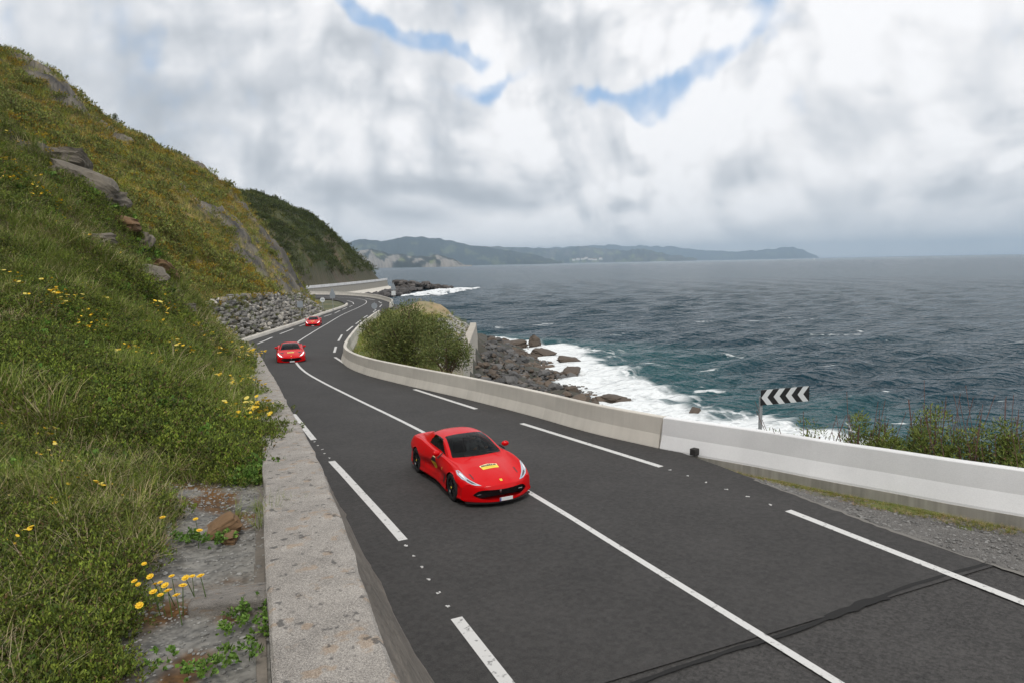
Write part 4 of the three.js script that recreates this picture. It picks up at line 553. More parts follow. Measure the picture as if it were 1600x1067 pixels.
// ---------------------------------------------------------------- stone revetment beside the far lane
{
  const g = group('stone_revetment'), r = mulberry(44), kerbX = table([-153, -126.8, -104.7, -78.6, -65.5, -59.5, -52], [-37.5, -35.1, -32.1, -28.6, -26.7, -25.2, -22.6]);
  const face = (z, t) => { const xb = kerbX(z), yb = roadDrop(-z) + 0.1, xt = edgeX(z) - 0.15, yt = edgeY(z) + 0.1; const bulge = Math.sin(t * Math.PI) * 0.25; return V(lerp(xb, xt, t) + bulge, lerp(yb, yt, t), z); };
  const A = [], B = [], Z = []; for (let z = -50.5; z >= -132; z -= 1) Z.push(z); { const n = 8, pos = [], uv = [], idx = []; Z.forEach((z, i) => { for (let k = 0; k <= n; k++) { const p = face(z, k / n); pos.push(p.x - 0.28, p.y - 0.05, p.z); uv.push(p.z, p.y); if (i && k < n) { const a = (i - 1) * (n + 1) + k, b = a + n + 1; idx.push(a, b, a + 1, a + 1, b, b + 1); } } }); const q = new THREE.BufferGeometry(); q.setAttribute('position', new THREE.Float32BufferAttribute(pos, 3)); q.setAttribute('uv', new THREE.Float32BufferAttribute(uv, 2)); q.setIndex(idx); q.computeVertexNormals(); mesh('backing', q, mat(0.085, 0.08, 0.05, 1), g); }
  const geos = []; for (let i = 0; i < 10; i++) geos.push(stoneGeometry(300 + i, 0.36, 0.24 + (i % 3) * 0.05, 0.5, 12));
  const tones = [[0.20, 0.19, 0.175], [0.30, 0.285, 0.26], [0.42, 0.39, 0.34], [0.13, 0.125, 0.115], [0.25, 0.20, 0.14]], mats = tones.map((t, i) => new THREE.MeshStandardMaterial({ map: rockTex(t.map(q => q * 0.7), t.map(q => q * 1.3), 20 + i), roughness: 0.95 }));
  let n = 0; const rest = [];
  for (let z = -50.8; z > -131; z -= 0.62 + 0.2 * r()) { const H = face(z, 1).distanceTo(face(z, 0)), rows = Math.max(3, Math.round(H / 0.56)); for (let k = 0; k <= rows; k++) { if (k < rows && r() < 0.12) continue; const t = (k + (r() - 0.5) * 0.7) / rows, p = face(z + (r() - 0.5) * 0.5, clamp(t, 0.02, 1.03)), s = (k === rows ? 1.35 : 0.8) * (0.7 + r() * 0.6), gi = Math.floor(r() * 10), mi = Math.floor(r() * r() * 5), ro = [r() * 0.6 - 0.3, (r() - 0.5) * 1.4, 0.5 + r() * 0.5]; if (n < 300) { const o = mesh('stone', geos[gi], mats[mi], g); o.position.copy(p); o.rotation.set(...ro); o.scale.setScalar(s); n++; } else { const q = geos[gi].clone(); q.scale(s, s, s); q.rotateX(ro[0]); q.rotateY(ro[1]); q.rotateZ(ro[2]); q.translate(p.x, p.y, p.z); const cc = []; for (let j = 0; j < q.attributes.position.count; j++) cc.push(...tones[mi]); q.setAttribute('color', new THREE.Float32BufferAttribute(cc, 3)); rest.push(q); } } }
    const ro = mesh('stone_mass', mergeGeometries(rest), new THREE.MeshStandardMaterial({ vertexColors: true, roughness: 0.95 }), g); ro.userData = { kind: 'stuff' };
  add(g, 'sloping revetment of rough grey stones on the hill side of the bend', 'revetment');
}
// ---------------------------------------------------------------- sea wall of the near headland and its stone pitching
{
  const path = curve([[-4.5, -56, -2.45], [-4.62, -62, -2.4], [-4.85, -75, -2.3], [-5.1, -90, -2.25], [-5.25, -94, -2.25]], 1);
  const g = group('headland_wall'); mesh('concrete_wall', sweep(path, [[-0.55, -7.2], [-0.5, -0.05], [-0.45, 0], [0.30, 0], [0.35, -0.05], [0.9, -7.2]], { closed: true }), new THREE.MeshStandardMaterial({ map: tileUV(concreteTex(0.40, [1.08, 0.98, 0.83], 0.35, 21), 7), roughness: 0.9 }), g);
  const r = mulberry(71), gs = []; for (let i = 0; i < 1500; i++) { const z = lerp(-56.5, -93, r()), u = r(), x = lerp(-5.2, -8.6, u), y = coastH(x, z), q = stoneGeometry(500 + i % 12, 0.24, 0.11, 0.18, 9), k = 0.22 + r() * 0.28, s = 0.7 + r() * 0.8; q.scale(s, s, s); q.rotateZ(0.35); q.rotateY(r() * 6); q.translate(x, y + 0.05, z); const cc = []; for (let j = 0; j < q.attributes.position.count; j++) cc.push(k, k * 0.97, k * 0.92); q.setAttribute('color', new THREE.Float32BufferAttribute(cc, 3)); gs.push(q); }
  const o = mesh('stone_pitching', mergeGeometries(gs), new THREE.MeshStandardMaterial({ vertexColors: true, roughness: 0.95 }), g); o.userData = { kind: 'stuff' };
  add(g, 'beige concrete sea wall with grey stone pitching on the small headland behind the shrub', 'sea wall');
}
// ---------------------------------------------------------------- boulders on the shore
{
  const greyM = [[0.05, 0.12], [0.07, 0.17], [0.035, 0.09]].map(([a, b], i) => new THREE.MeshStandardMaterial({ map: rockTex([a, a * 0.96, a * 0.92], [b, b * 0.97, b * 0.94], 40 + i), roughness: 0.8 })), brownM = [[0.07, 0.17], [0.05, 0.12]].map(([a, b], i) => new THREE.MeshStandardMaterial({ map: rockTex([a, a * 0.72, a * 0.5], [b, b * 0.76, b * 0.56], 50 + i), roughness: 0.75 }));
  const geos = []; for (let i = 0; i < 12; i++) geos.push(stoneGeometry(700 + i, 1, 0.62, 0.85, 16)); const r = mulberry(15);
  const shoreX = table([-136, -128, -118, -108, -99, -92, -84, -76, -69, -62], [-5, -0.5, 3, 4.2, 6.2, 8.2, 8.8, 9.4, 10.8, 14]); const P = [];
  while (P.length < 300) { const z = lerp(-62, -134, Math.pow(r(), 0.85)), w = shoreX(z), x = lerp(-3.9, w, Math.pow(r(), 0.95)), s = lerp(0.45, 1.25, r() * r()) * (x > w - 3 ? 0.85 : 1); let ok = true; for (const q of P) if (Math.hypot(q[0] - x, q[1] - z) < (q[2] + s) * 0.55) { ok = false; break; } if (ok || r() < 0.03) P.push([x, z, s]); }
  for (const [x, z, s] of P) { const w = shoreX(z), wet = x > w - 4.5, b = (fbm(x * 0.2, z * 0.2, 3) + (wet ? 0.14 : -0.05)) > 0.5; const o = mesh('boulder', geos[Math.floor(r() * 12)], b ? brownM[Math.floor(r() * 2)] : greyM[Math.floor(r() * 3)]); o.position.set(x, coastH(x, z) + s * 0.28, z); o.rotation.set((r() - 0.5) * 0.5, r() * 6.3, (r() - 0.5) * 0.5); o.scale.setScalar(s); const f = (x + 3.9) / (w + 3.9), where = f < 0.3 ? 'against the headland wall' : f < 0.72 ? 'in the middle of the heap' : 'at the waterline', along = z > -76 ? 'nearest the barrier' : z > -92 ? 'in the nearer half' : z > -110 ? 'in the farther half' : 'toward the far tip'; add(o, `${s > 0.95 ? 'large' : s > 0.65 ? 'middling' : 'small'} ${b ? 'brown' : 'dark grey'} boulder ${where}, ${along}`, 'boulder', b ? 'brown boulders on the shore' : 'grey boulders on the shore'); }
  [[-0.2, -120.5, 3.4, 0.9, 1.7, 0.08, 'long flat brown rock at the far end of the boulder heap'], [4.0, -120, 1.7, 1.5, 1.2, -0.7, 'tilted pointed brown rock standing in the surf'], [5.0, -108.5, 2.2, 0.8, 1.6, 0.2, 'brown rock with surf on its seaward side, halfway along the heap'], [8.4, -101, 2.0, 0.7, 1.3, 0.15, 'low brown ledge jutting into the white water'], [7.9, -91, 1.8, 0.5, 1.3, -0.1, 'narrow dark brown ledge awash in foam'], [10.6, -71.5, 1.7, 0.55, 1.0, 0.1, 'pale brown flat rock just above the barrier, nearest the camera in the surf'], [11.6, -70.2, 1.2, 0.35, 0.8, 0, 'small low rock beside the pale flat one in the foam'], [17.5, -64.5, 0.9, 0.45, 0.6, 0.2, 'single small dark rock alone in the foam']].forEach(([x, z, a, b, c, t, label], i) => { const o = mesh('sea_rock', craggy(90 + i * 3.1, a * 0.8, b * 0.8, c * 0.8), brownM[1]); o.position.set(x, SEA + b * 0.35, z); o.rotation.set(0.1, 0.4 + i, t); add(o, label, 'rock'); });
  const gs = []; for (let i = 0; i < 1900; i++) { const z = lerp(-60, -136, r()), x = lerp(-4.0, shoreX(z) + 1.5, r()), s = 0.16 + r() * 0.28, q = stoneGeometry(800 + i % 9, s, s * 0.6, s * 0.8, 9); q.rotateY(r() * 6); q.translate(x, coastH(x, z) + 0.15, z); const k = 0.05 + r() * 0.09, bb = r(), cc = []; for (let j = 0; j < q.attributes.position.count; j++) cc.push(k * (1 + bb * 0.3), k, k * (1 - bb * 0.25)); q.setAttribute('color', new THREE.Float32BufferAttribute(cc, 3)); gs.push(q); }
  for (let i = 0; i < 260; i++) { const z = lerp(-260, -404, r()), x = headEdge(z) + 10 + r() * 14, s = 0.8 + r() * 2.0, q = stoneGeometry(820 + i % 9, s * 1.3, s * 0.6, s, 9); q.rotateY(r() * 6); q.translate(x, SEA + 0.2 + r() * 1.6, z); const k = 0.03 + r() * 0.05, cc = []; for (let j = 0; j < q.attributes.position.count; j++) cc.push(k * 1.1, k, k * 0.95); q.setAttribute('color', new THREE.Float32BufferAttribute(cc, 3)); gs.push(q); }
  for (let i = 0; i < 160; i++) { const t = r(), z = -404 - t * 16 - r() * 14, x = -72 + t * 26 + r() * 10, s = 1 + r() * 2.4 * (1 - t * 0.6), q = stoneGeometry(840 + i % 9, s * 1.5, s * 0.75, s, 9); q.rotateY(r() * 6); q.translate(x, SEA + 0.6 + (1 - t) * 5 * r(), z); const k = 0.04 + r() * 0.06, cc = []; for (let j = 0; j < q.attributes.position.count; j++) cc.push(k * 1.15, k, k * 0.9); q.setAttribute('color', new THREE.Float32BufferAttribute(cc, 3)); gs.push(q); }
  stuff(mesh('rubble', mergeGeometries(gs), new THREE.MeshStandardMaterial({ vertexColors: true, roughness: 0.85 })), 'small dark stones filling between the shore boulders', 'rubble');
  // surf at the foot of the far headland
  const fs = []; for (let i = 0; i < 260; i++) { const t = r(), z = lerp(-330, -425, t) + (r() - 0.5) * 16, x = lerp(-50, -28, Math.pow(r(), 1.5)) + t * 4, q = new THREE.IcosahedronGeometry(1, 1), m = r() * r(); q.scale(0.5 + m * 3.6, 0.1 + r() * 0.35, 0.3 + m * 1.6); q.rotateY((r() - 0.5) * 0.6); q.translate(x + (t - 0.5) * 8, SEA + 0.25, z); fs.push(q); }
  stuff(mesh('surf', mergeGeometries(fs), mat(0.76, 0.78, 0.79, 0.95)), 'white surf at the foot of the far headland', 'surf');
}
// ---------------------------------------------------------------- shrubs
const barkMat = mat(0.13, 0.09, 0.065, 0.95);
function shrub(name, x, y, z, rx, ry, n, seed, cA, cB, len, wid, { lobes = 12, twig = 0, low = 0.14, puff = 1 } = {}) {
  const r = mulberry(seed), g = group(name), pts = [], tubes = [], L = [];
  for (let i = 0; i < lobes; i++) { const a = r() * 6.283, q = Math.sqrt(r()) * rx * 0.78, h = ry * (low + (0.88 - low) * r()) * (1 - 0.35 * (q / rx)); L.push([Math.cos(a) * q, h, Math.sin(a) * q, rx * (0.24 + r() * 0.2) * puff, ry * (0.13 + r() * 0.12) * puff]); }
  L.push([0, ry * 0.86, 0, rx * 0.28, ry * 0.14]);
  for (const [lx, ly, lz] of L) { const c = new THREE.CatmullRomCurve3([V((r() - 0.5) * rx * 0.2, -0.25, (r() - 0.5) * rx * 0.2), V(lx * 0.45 + (r() - 0.5) * 0.2, ly * 0.45, lz * 0.45), V(lx, ly, lz)]); tubes.push(new THREE.TubeGeometry(c, 6, 0.010 * rx + 0.012, 5)); }
  for (let i = 0; i < n; i++) { const l = L[Math.floor(r() * L.length)]; let ux = r() * 2 - 1, uy = r() * 2 - 1, uz = r() * 2 - 1; const m = Math.hypot(ux, uy, uz) || 1, k = Math.cbrt(r()) * (0.75 + 0.45 * r()) / m; ux *= k; uy *= k; uz *= k; const yy = l[1] + uy * l[4] * 1.5; if (yy < 0.02) continue; pts.push([l[0] + ux * l[3], yy, l[2] + uz * l[3], ux * 0.8, uy * 0.5 + 0.2, uz * 0.8]); }
  for (let i = 0; i < twig; i++) { const a = r() * 6.283, q = r() * rx, h = ry * (0.8 + r() * 0.5), c = new THREE.CatmullRomCurve3([V(Math.cos(a) * q * 0.5, 0, Math.sin(a) * q * 0.5), V(Math.cos(a) * q, h * 0.6, Math.sin(a) * q), V(Math.cos(a) * q * 1.3, h, Math.sin(a) * q * 1.3)]); tubes.push(new THREE.TubeGeometry(c, 5, 0.008, 4)); }
  mesh('branches', mergeGeometries(tubes), twig ? mat(0.17, 0.09, 0.075, 0.95) : barkMat, g); mesh('crown', leafCloud(pts, seed + 5, len, wid, cA, cB, { up: 0.35, spread: 0.7, brown: 0.06 }), leafMat, g); g.position.set(x, y, z); return g;
}
const T1 = [0.055, 0.085, 0.013], T2 = [0.17, 0.19, 0.05], T3 = [0.20, 0.22, 0.06];
add(shrub('coastal_shrub', -7.3, coastH(-7.3, -48.5), -48.5, 3.3, 4.5, 19000, 201, T1, T3, 0.17, 0.06, { lobes: 26 }), 'tall dense green shrub with yellowish tips behind the bend of the barrier', 'shrub');
add(shrub('coastal_shrub', -4.4, coastH(-4.4, -45.0) + 0.1, -45.0, 2.1, 2.9, 8000, 207, T1, T2, 0.15, 0.05, { lobes: 18 }), 'lower rounded green shrub right of the tall one, beside the headland wall', 'shrub');
add(shrub('coastal_shrub', -10.2, coastH(-10.2, -56.0), -56.0, 2.2, 3.2, 7000, 213, T1, T3, 0.17, 0.06, { lobes: 16 }), 'shrub at the left end of the thicket, closest to the inner barrier face', 'shrub');
add(shrub('coastal_shrub', -9.0, coastH(-9, -64), -64, 2.6, 2.8, 6000, 217, T1, T2, 0.18, 0.06, { lobes: 16 }), 'shrub at the back of the thicket below the sandy mound', 'shrub');
{
  const B = t => { const k = Math.min(barrierPts.length - 2, Math.floor(t)), f = t - k; return [lerp(barrierPts[k][0], barrierPts[k + 1][0], f), lerp(barrierPts[k][1], barrierPts[k + 1][1], f)]; };
  [[6.55, 1.3, 0.8, 1.1, 500, 6, 'low reddish twiggy shrub just right of the chevron sign'], [5.75, 1.1, 0.6, 1.5, 1500, 6, 'slim green shrub with a single taller tip, second right of the chevron sign'], [5.35, 1.2, 0.7, 1.25, 2400, 5, 'rounded bright green shrub behind the white barrier, third right of the chevron sign'], [4.55, 1.4, 0.75, 1.9, 2600, 9, 'tallest green tamarisk rising above the white barrier'], [3.95, 1.1, 0.7, 1.4, 1600, 7, 'bushy green tamarisk right of the tallest one'], [3.35, 1.4, 0.8, 1.75, 2400, 10, 'twiggy green tamarisk with red stems near the right edge'], [2.9, 1.1, 0.8, 1.35, 2600, 6, 'dense low green tamarisk at the right edge of the frame'], [2.6, 1.8, 0.9, 1.8, 2000, 10, 'tall tamarisk behind the low dense one at the right edge']].forEach(([t, off, rx, ry, n, tw, label], i) => { const [x, z] = B(t), nx = 0.66 * off, nz = -0.75 * off, X = x + nx, Z = z + nz; add(shrub('tamarisk_shrub', X, Math.max(coastH(X, Z), -0.75), Z, rx * 1.5, ry + 0.55, n * 2, 230 + i * 9, [0.075, 0.115, 0.016], [0.21, 0.25, 0.045], 0.10, 0.03, { lobes: 13, twig: tw * 2, low: 0.3, puff: 0.8 }), label, 'shrub', 'shrubs behind the white barrier'); });
}
for (const [x, z, s, label] of [[-79.2, -142, 1.1, 'larger of two small shrubs on the skyline of the hill'], [-76.5, -143.5, 0.8, 'smaller of two shrubs on the skyline of the hill']]) add(shrub('skyline_shrub', x, hillY(x, z) - 0.2, z, s, s * 1.9, 500, 290 + s * 10, T1, T2, 0.25, 0.12, { lobes: 7 }), label, 'shrub');
// ---------------------------------------------------------------- signs
const galvMat = mat(0.34, 0.355, 0.36, 0.55, { metalness: 0.3 }), signBackMat = mat(0.30, 0.33, 0.36, 0.5, { metalness: 0.2 }), blackMat = mat(0.012, 0.012, 0.013, 0.5), signWhite = mat(0.66, 0.68, 0.68, 0.45);
{
  const g = group('chevron_sign'), W = 1.72, H = 0.46; 
  const post = mesh('post', new RoundedBoxGeometry(0.10, 2.35, 0.06, 2, 0.012), galvMat, g); post.position.set(0.03, 0.55, -0.05);
  const panel = mesh('panel', new RoundedBoxGeometry(W, H, 0.025, 2, 0.008), blackMat, g); panel.position.set(W / 2 - 0.01, 1.70, 0);
  for (let i = 0; i < 4; i++) { const s = new THREE.Shape(), h = H / 2, w = 0.205, x0 = -W / 2 + 0.012 + i * 0.425; s.moveTo(x0, 0); s.lineTo(x0 + h * 0.86, h); s.lineTo(x0 + h * 0.86 + w, h); s.lineTo(x0 + w, 0); s.lineTo(x0 + h * 0.86 + w, -h); s.lineTo(x0 + h * 0.86, -h); const c = mesh('chevron', new THREE.ExtrudeGeometry(s, { depth: 0.003, bevelEnabled: false }), signWhite, panel); c.position.z = 0.0125; }
  g.position.set(7.30, 0, -19.75); g.rotation.y = 17 * RAD; add(g, 'black sign with four white left-pointing chevrons on a grey post behind the white barrier', 'sign');
}
const plate = (shape) => new THREE.ExtrudeGeometry(shape, { depth: 0.02, bevelEnabled: false });
function roadSign(x, z, y0, post, shape, m, label, py, turn = 0, extra) { const g = group('road_sign'), p = mesh('post', new THREE.CylinderGeometry(0.05, 0.05, post, 8), galvMat, g); p.position.y = post / 2; const q = mesh('plate', plate(shape), m, g); q.position.set(0, py, 0.06); if (extra) extra(g); g.position.set(x, y0, z); g.rotation.y = turn; return add(g, label, 'sign', 'road signs along the far bends'); }
const disc = r => { const s = new THREE.Shape(); s.absarc(0, 0, r, 0, Math.PI * 2); return s; }, kite = (w, a, b) => { const s = new THREE.Shape(); s.moveTo(0, a); s.lineTo(w, -a * 0.15); s.lineTo(w * 0.85, -b); s.lineTo(-w * 0.85, -b); s.lineTo(-w, -a * 0.15); return s; }, rect = (w, h) => { const s = new THREE.Shape(); s.moveTo(-w, -h); s.lineTo(w, -h); s.lineTo(w, h); s.lineTo(-w, h); return s; };
roadSign(-36.2, -131, -2.75, 2.5, disc(0.45), signWhite, 'small round white sign on a post beyond the stone revetment', 2.3, 0.2, g => { const c = mesh('symbol', plate(rect(0.26, 0.07)), signBackMat, g); c.position.set(0, 2.3, 0.082); });
roadSign(-34.9, -133.5, -2.8, 4.2, kite(0.55, 1.15, 0.9), signBackMat, 'grey back of a tall pointed sign right of the round white sign', 3.4, 0.1);
roadSign(-32.2, -104, -2.3, 2.9, rect(0.42, 0.48), signBackMat, 'grey square plate on a post in front of the stone revetment', 2.5, 0.3);
roadSign(-22.75, -113.3, -2.55, 2.4, disc(0.5), signBackMat, 'round grey sign back at the left edge of the shrub thicket', 1.75, 0.1);
roadSign(-28.9, -168, -3.1, 4.6, kite(0.6, 1.2, 0.7), signBackMat, 'tall grey pointed sign back at the seaward end of the far barrier', 3.7, 0.1, g => { const c = mesh('lower_plate', plate(rect(0.5, 0.55)), signWhite, g); c.position.set(0, 2.2, 0.06); });
// ---------------------------------------------------------------- small things
{ const o = mesh('drain_outlet', new RoundedBoxGeometry(0.22, 0.2, 0.2, 2, 0.02), mat(0.03, 0.028, 0.026, 0.9)); o.position.set(5.42, roadDrop(19.9) + 0.12, -19.98); o.rotation.y = 0.72; add(o, 'small dark drain outlet at the foot of the white barrier', 'drain'); }
{ const gs = [], r = mulberry(3), chip = (x, z, s) => { const g = new THREE.BoxGeometry(s * (0.6 + r()), 0.006, s * (0.5 + r() * 0.6)); g.rotateY(r() * 3); g.translate(x, roadDrop(-z) + 0.006, z); gs.push(g); };
  const run = (a, b, n) => { for (let i = 0; i < n; i++) { const t = (i + 0.7) / (n + 0.2); for (let k = 0; k < 3; k++) chip(lerp(a[0], b[0], t) + (r() - 0.5) * 0.07, lerp(a[1], b[1], t) + (r() - 0.5) * 0.07, 0.04); } };
  run([-1.02, -10.61], [-2.38, -13.85], 6); run([-5.54, -20.15], [-6.93, -23.1], 5); run([6.27, -15.13], [4.16, -18.82], 6);
  const o = mesh('paint_marks', mergeGeometries(gs), paintMat, road); o.userData = { kind: 'stuff' }; }
{ const gs = [], r = mulberry(64), A = [[13.6, -6.1, 21.4, -6.2], [10.45, -9.9, 14.0, -12.1], [9.0, -12.0, 11.0, -14.6], [8.02, -13.7, 9.4, -16.0], [7.12, -15.65, 8.0, -17.3], [6.32, -17.45, 6.7, -18.6]]; for (let i = 0; i < 2600; i++) { const k = Math.floor(r() * 5), f = r(), t = 0.04 + r() * 0.85, a = A[k], b = A[k + 1], x = lerp(lerp(a[0], b[0], f), lerp(a[2], b[2], f), t), z = lerp(lerp(a[1], b[1], f), lerp(a[3], b[3], f), t), s = 0.012 + r() * r() * 0.035, q = new THREE.IcosahedronGeometry(s, 0); q.scale(1 + r() * 0.5, 0.6, 1); q.rotateY(r() * 6); q.translate(x, roadDrop(-z) - 0.012 - 0.288 * t + s * 0.3, z); const c = 0.09 + r() * 0.16, cc = []; for (let j = 0; j < q.attributes.position.count; j++) cc.push(c * 1.03, c, c * 0.95); q.setAttribute('color', new THREE.Float32BufferAttribute(cc, 3)); gs.push(q); } stuff(mesh('gravel', mergeGeometries(gs), new THREE.MeshStandardMaterial({ vertexColors: true, roughness: 0.95 })), 'loose grey gravel on the shoulder inside the white barrier', 'gravel'); }
{ const g = group('sailboat'), h = new THREE.Shape(); h.moveTo(0, 0); h.lineTo(0, 15); h.lineTo(6, 0.5); const s = mesh('sail', new THREE.ExtrudeGeometry(h, { depth: 0.2, bevelEnabled: false }), signWhite, g); s.position.y = 1.6; const hull = mesh('hull', (() => { const q = new THREE.SphereGeometry(1, 12, 6, 0, 6.283, 1.57, 1.57); q.scale(6.5, 1.8, 1.7); q.translate(1, 1.5, 0); return q; })(), signWhite, g); g.position.set(1790, SEA, -4050); add(g, 'tiny white sailboat on the horizon beside the end of the cape', 'sailboat'); }
{ const r = mulberry(5), wall = mat(0.75, 0.74, 0.70, 0.9), roof = mat(0.3, 0.14, 0.09, 0.9); for (let i = 0; i < 7; i++) { const px = 896 + i * 7 + r() * 4, D = 13500 + r() * 300, az = Math.atan((px - 800) / 1067), g = group('white_building'), w = 50 + r() * 50, h = 26 + r() * 18; const b = mesh('wall', new THREE.BoxGeometry(w, h, 26), wall, g); b.position.y = h / 2; const rf = mesh('roof', (() => { const q = new THREE.CylinderGeometry(0.1, 20, 9, 4, 1); q.rotateY(Math.PI / 4); q.scale(w / 26, 1, 1); return q; })(), roof, g); rf.position.y = h + 4.4; g.position.set(Math.sin(az) * D / Math.cos(az) * Math.cos(az), 30 + r() * 50, -D); add(g, 'tiny white building in the town on the far shore', 'building', 'buildings of the far shore town'); } }
// ---------------------------------------------------------------- cars
const paintRed = phys(0.60, 0.0012, 0.003, 0.5, { clearcoat: 0.45, clearcoatRoughness: 0.02, specularIntensity: 0.1 }), tyreMat = mat(0.012, 0.012, 0.012, 0.8), rimMat = mat(0.03, 0.03, 0.032, 0.35, { metalness: 0.7 }), trimMat = mat(0.015, 0.015, 0.016, 0.5), grilleMat = mat(0.008, 0.008, 0.009, 0.6), chromeMat = mat(0.75, 0.75, 0.76, 0.25, { metalness: 1 }), leatherMat = mat(0.02, 0.019, 0.019, 0.6), greySeatMat = mat(0.06, 0.062, 0.066, 0.7), plateMat = mat(0.78, 0.78, 0.77, 0.5), discMat = mat(0.4, 0.4, 0.4, 0.3, { metalness: 0.9 });
const glassMat = new THREE.MeshPhysicalMaterial({ color: col(0.34, 0.38, 0.37), roughness: 0.02, transmission: 1, thickness: 0, ior: 1.2 }), lampGlass = phys(0.55, 0.58, 0.62, 0.08, { clearcoat: 1, metalness: 0.55 }), lampDark = phys(0.05, 0.05, 0.055, 0.2, { clearcoat: 1 }), ledMat = phys(0.85, 0.87, 0.9, 0.15, { clearcoat: 1 });
const litMat = new THREE.MeshStandardMaterial({ color: col(0.9, 0.9, 0.9), emissive: col(1, 0.93, 0.86), emissiveIntensity: 2.2 });
// body net: stations [z, bow, half width, crest x, crest y, then six points (x, y) from the base of the glass to the centre line]
const ST = [
  [-2.31, 0.0, 0.80, 0.70, 0.76, [[0.62, 0.80], [0.50, 0.82], [0.38, 0.83], [0.2, 0.835], [0, 0.835]]],
  [-2.22, -0.06, 0.88, 0.78, 0.84, [[0.68, 0.885], [0.56, 0.90], [0.42, 0.905], [0.22, 0.91], [0, 0.91]]],
  [-2.00, -0.08, 0.94, 0.83, 0.885, [[0.70, 0.905], [0.58, 0.912], [0.45, 0.918], [0.25, 0.925], [0, 0.93]]],
  [-1.70, -0.10, 0.975, 0.85, 0.925, [[0.72, 0.93], [0.61, 0.955], [0.48, 0.995], [0.28, 1.025], [0, 1.035]]],
  [-1.35, -0.12, 0.985, 0.85, 0.945, [[0.74, 0.945], [0.65, 1.02], [0.53, 1.105], [0.31, 1.155], [0, 1.17]]],
  [-0.95, -0.06, 0.975, 0.855, 0.925, [[0.76, 0.93], [0.68, 1.06], [0.555, 1.185], [0.32, 1.24], [0, 1.252]]],
  [-0.50, 0.0, 0.935, 0.85, 0.89, [[0.77, 0.915], [0.69, 1.07], [0.56, 1.215], [0.32, 1.265], [0, 1.276]]],
  [-0.12, 0.10, 0.915, 0.845, 0.875, [[0.77, 0.905], [0.69, 1.06], [0.57, 1.20], [0.33, 1.25], [0, 1.258]]],
  [0.18, 0.18, 0.905, 0.845, 0.865, [[0.77, 0.90], [0.695, 1.03], [0.61, 1.14], [0.35, 1.185], [0, 1.195]]],
  [0.55, 0.26, 0.915, 0.85, 0.86, [[0.77, 0.885], [0.72, 0.96], [0.665, 1.015], [0.37, 1.05], [0, 1.06]]],
  [0.90, 0.32, 0.945, 0.86, 0.865, [[0.78, 0.868], [0.74, 0.872], [0.70, 0.88], [0.38, 0.895], [0, 0.90]]],
  [1.12, 0.32, 0.965, 0.86, 0.878, [[0.75, 0.835], [0.63, 0.815], [0.46, 0.83], [0.26, 0.852], [0, 0.856]]],
  [1.45, 0.32, 0.980, 0.86, 0.862, [[0.74, 0.795], [0.61, 0.765], [0.44, 0.775], [0.25, 0.80], [0, 0.806]]],
  [1.80, 0.34, 0.975, 0.85, 0.80, [[0.74, 0.735], [0.60, 0.695], [0.42, 0.70], [0.24, 0.728], [0, 0.735]]],
  [2.08, 0.36, 0.955, 0.83, 0.695, [[0.72, 0.645], [0.58, 0.615], [0.41, 0.62], [0.23, 0.645], [0, 0.652]]],
  [2.26, 0.38, 0.925, 0.80, 0.575, [[0.69, 0.555], [0.56, 0.54], [0.40, 0.545], [0.22, 0.56], [0, 0.565]]],
];
const NV = 10; // v: 0 centre bottom, 1 sill, 2, 3 scallop, 4 shoulder, 5 crest, 6 glass base, 7, 8 roof edge, 9, 10 centre top
function stationPoints(s, o) {
  const [z, bow, w, cx, cy, top] = s, low = z > 1.9 ? 0.17 : 0.14, sc = z > -0.9 && z < 0.9 ? 0.065 : 0.02, sh = Math.min(0.66, cy - 0.1);
  const P = [[0, low], [w * 0.92, low], [w - 0.005, 0.30], [w - sc, 0.47], [w, sh], [cx, cy], ...top];
  return P.map(([x, y], i) => V(x * o.wide, y * (i > 4 ? o.tall : 1), z - bow * Math.pow(Math.abs(x) / 0.9, 2)));
}
const cat = (a, b, c, d, t) => { const q = t * t, r = q * t; return 0.5 * ((2 * b) + (-a + c) * t + (2 * a - 5 * b + 4 * c - d) * q + (-a + 3 * b - 3 * c + d) * r); };
const catV = (A, B, C, D, t) => V(cat(A.x, B.x, C.x, D.x, t), cat(A.y, B.y, C.y, D.y, t), cat(A.z, B.z, C.z, D.z, t));
function gridGeometry(rows, keep) { // rows of points -> mesh of the quads that keep() accepts
  const n = rows.length, m = rows[0].length, pos = [], idx = []; for (const r of rows) for (const p of r) pos.push(p.x, p.y, p.z);
  for (let i = 0; i < n - 1; i++) for (let j = 0; j < m - 1; j++) if (keep(i, j)) { const a = i * m + j, b = a + m; idx.push(a, a + 1, b, b, a + 1, b + 1); }
  const g = new THREE.BufferGeometry(); g.setAttribute('position', new THREE.Float32BufferAttribute(pos, 3)); g.setIndex(idx); return g;
}
function compact(g) { const p = g.toNonIndexed(); p.deleteAttribute('normal'); const q = mergeVertices(p, 1e-4); q.computeVertexNormals(); return q; }
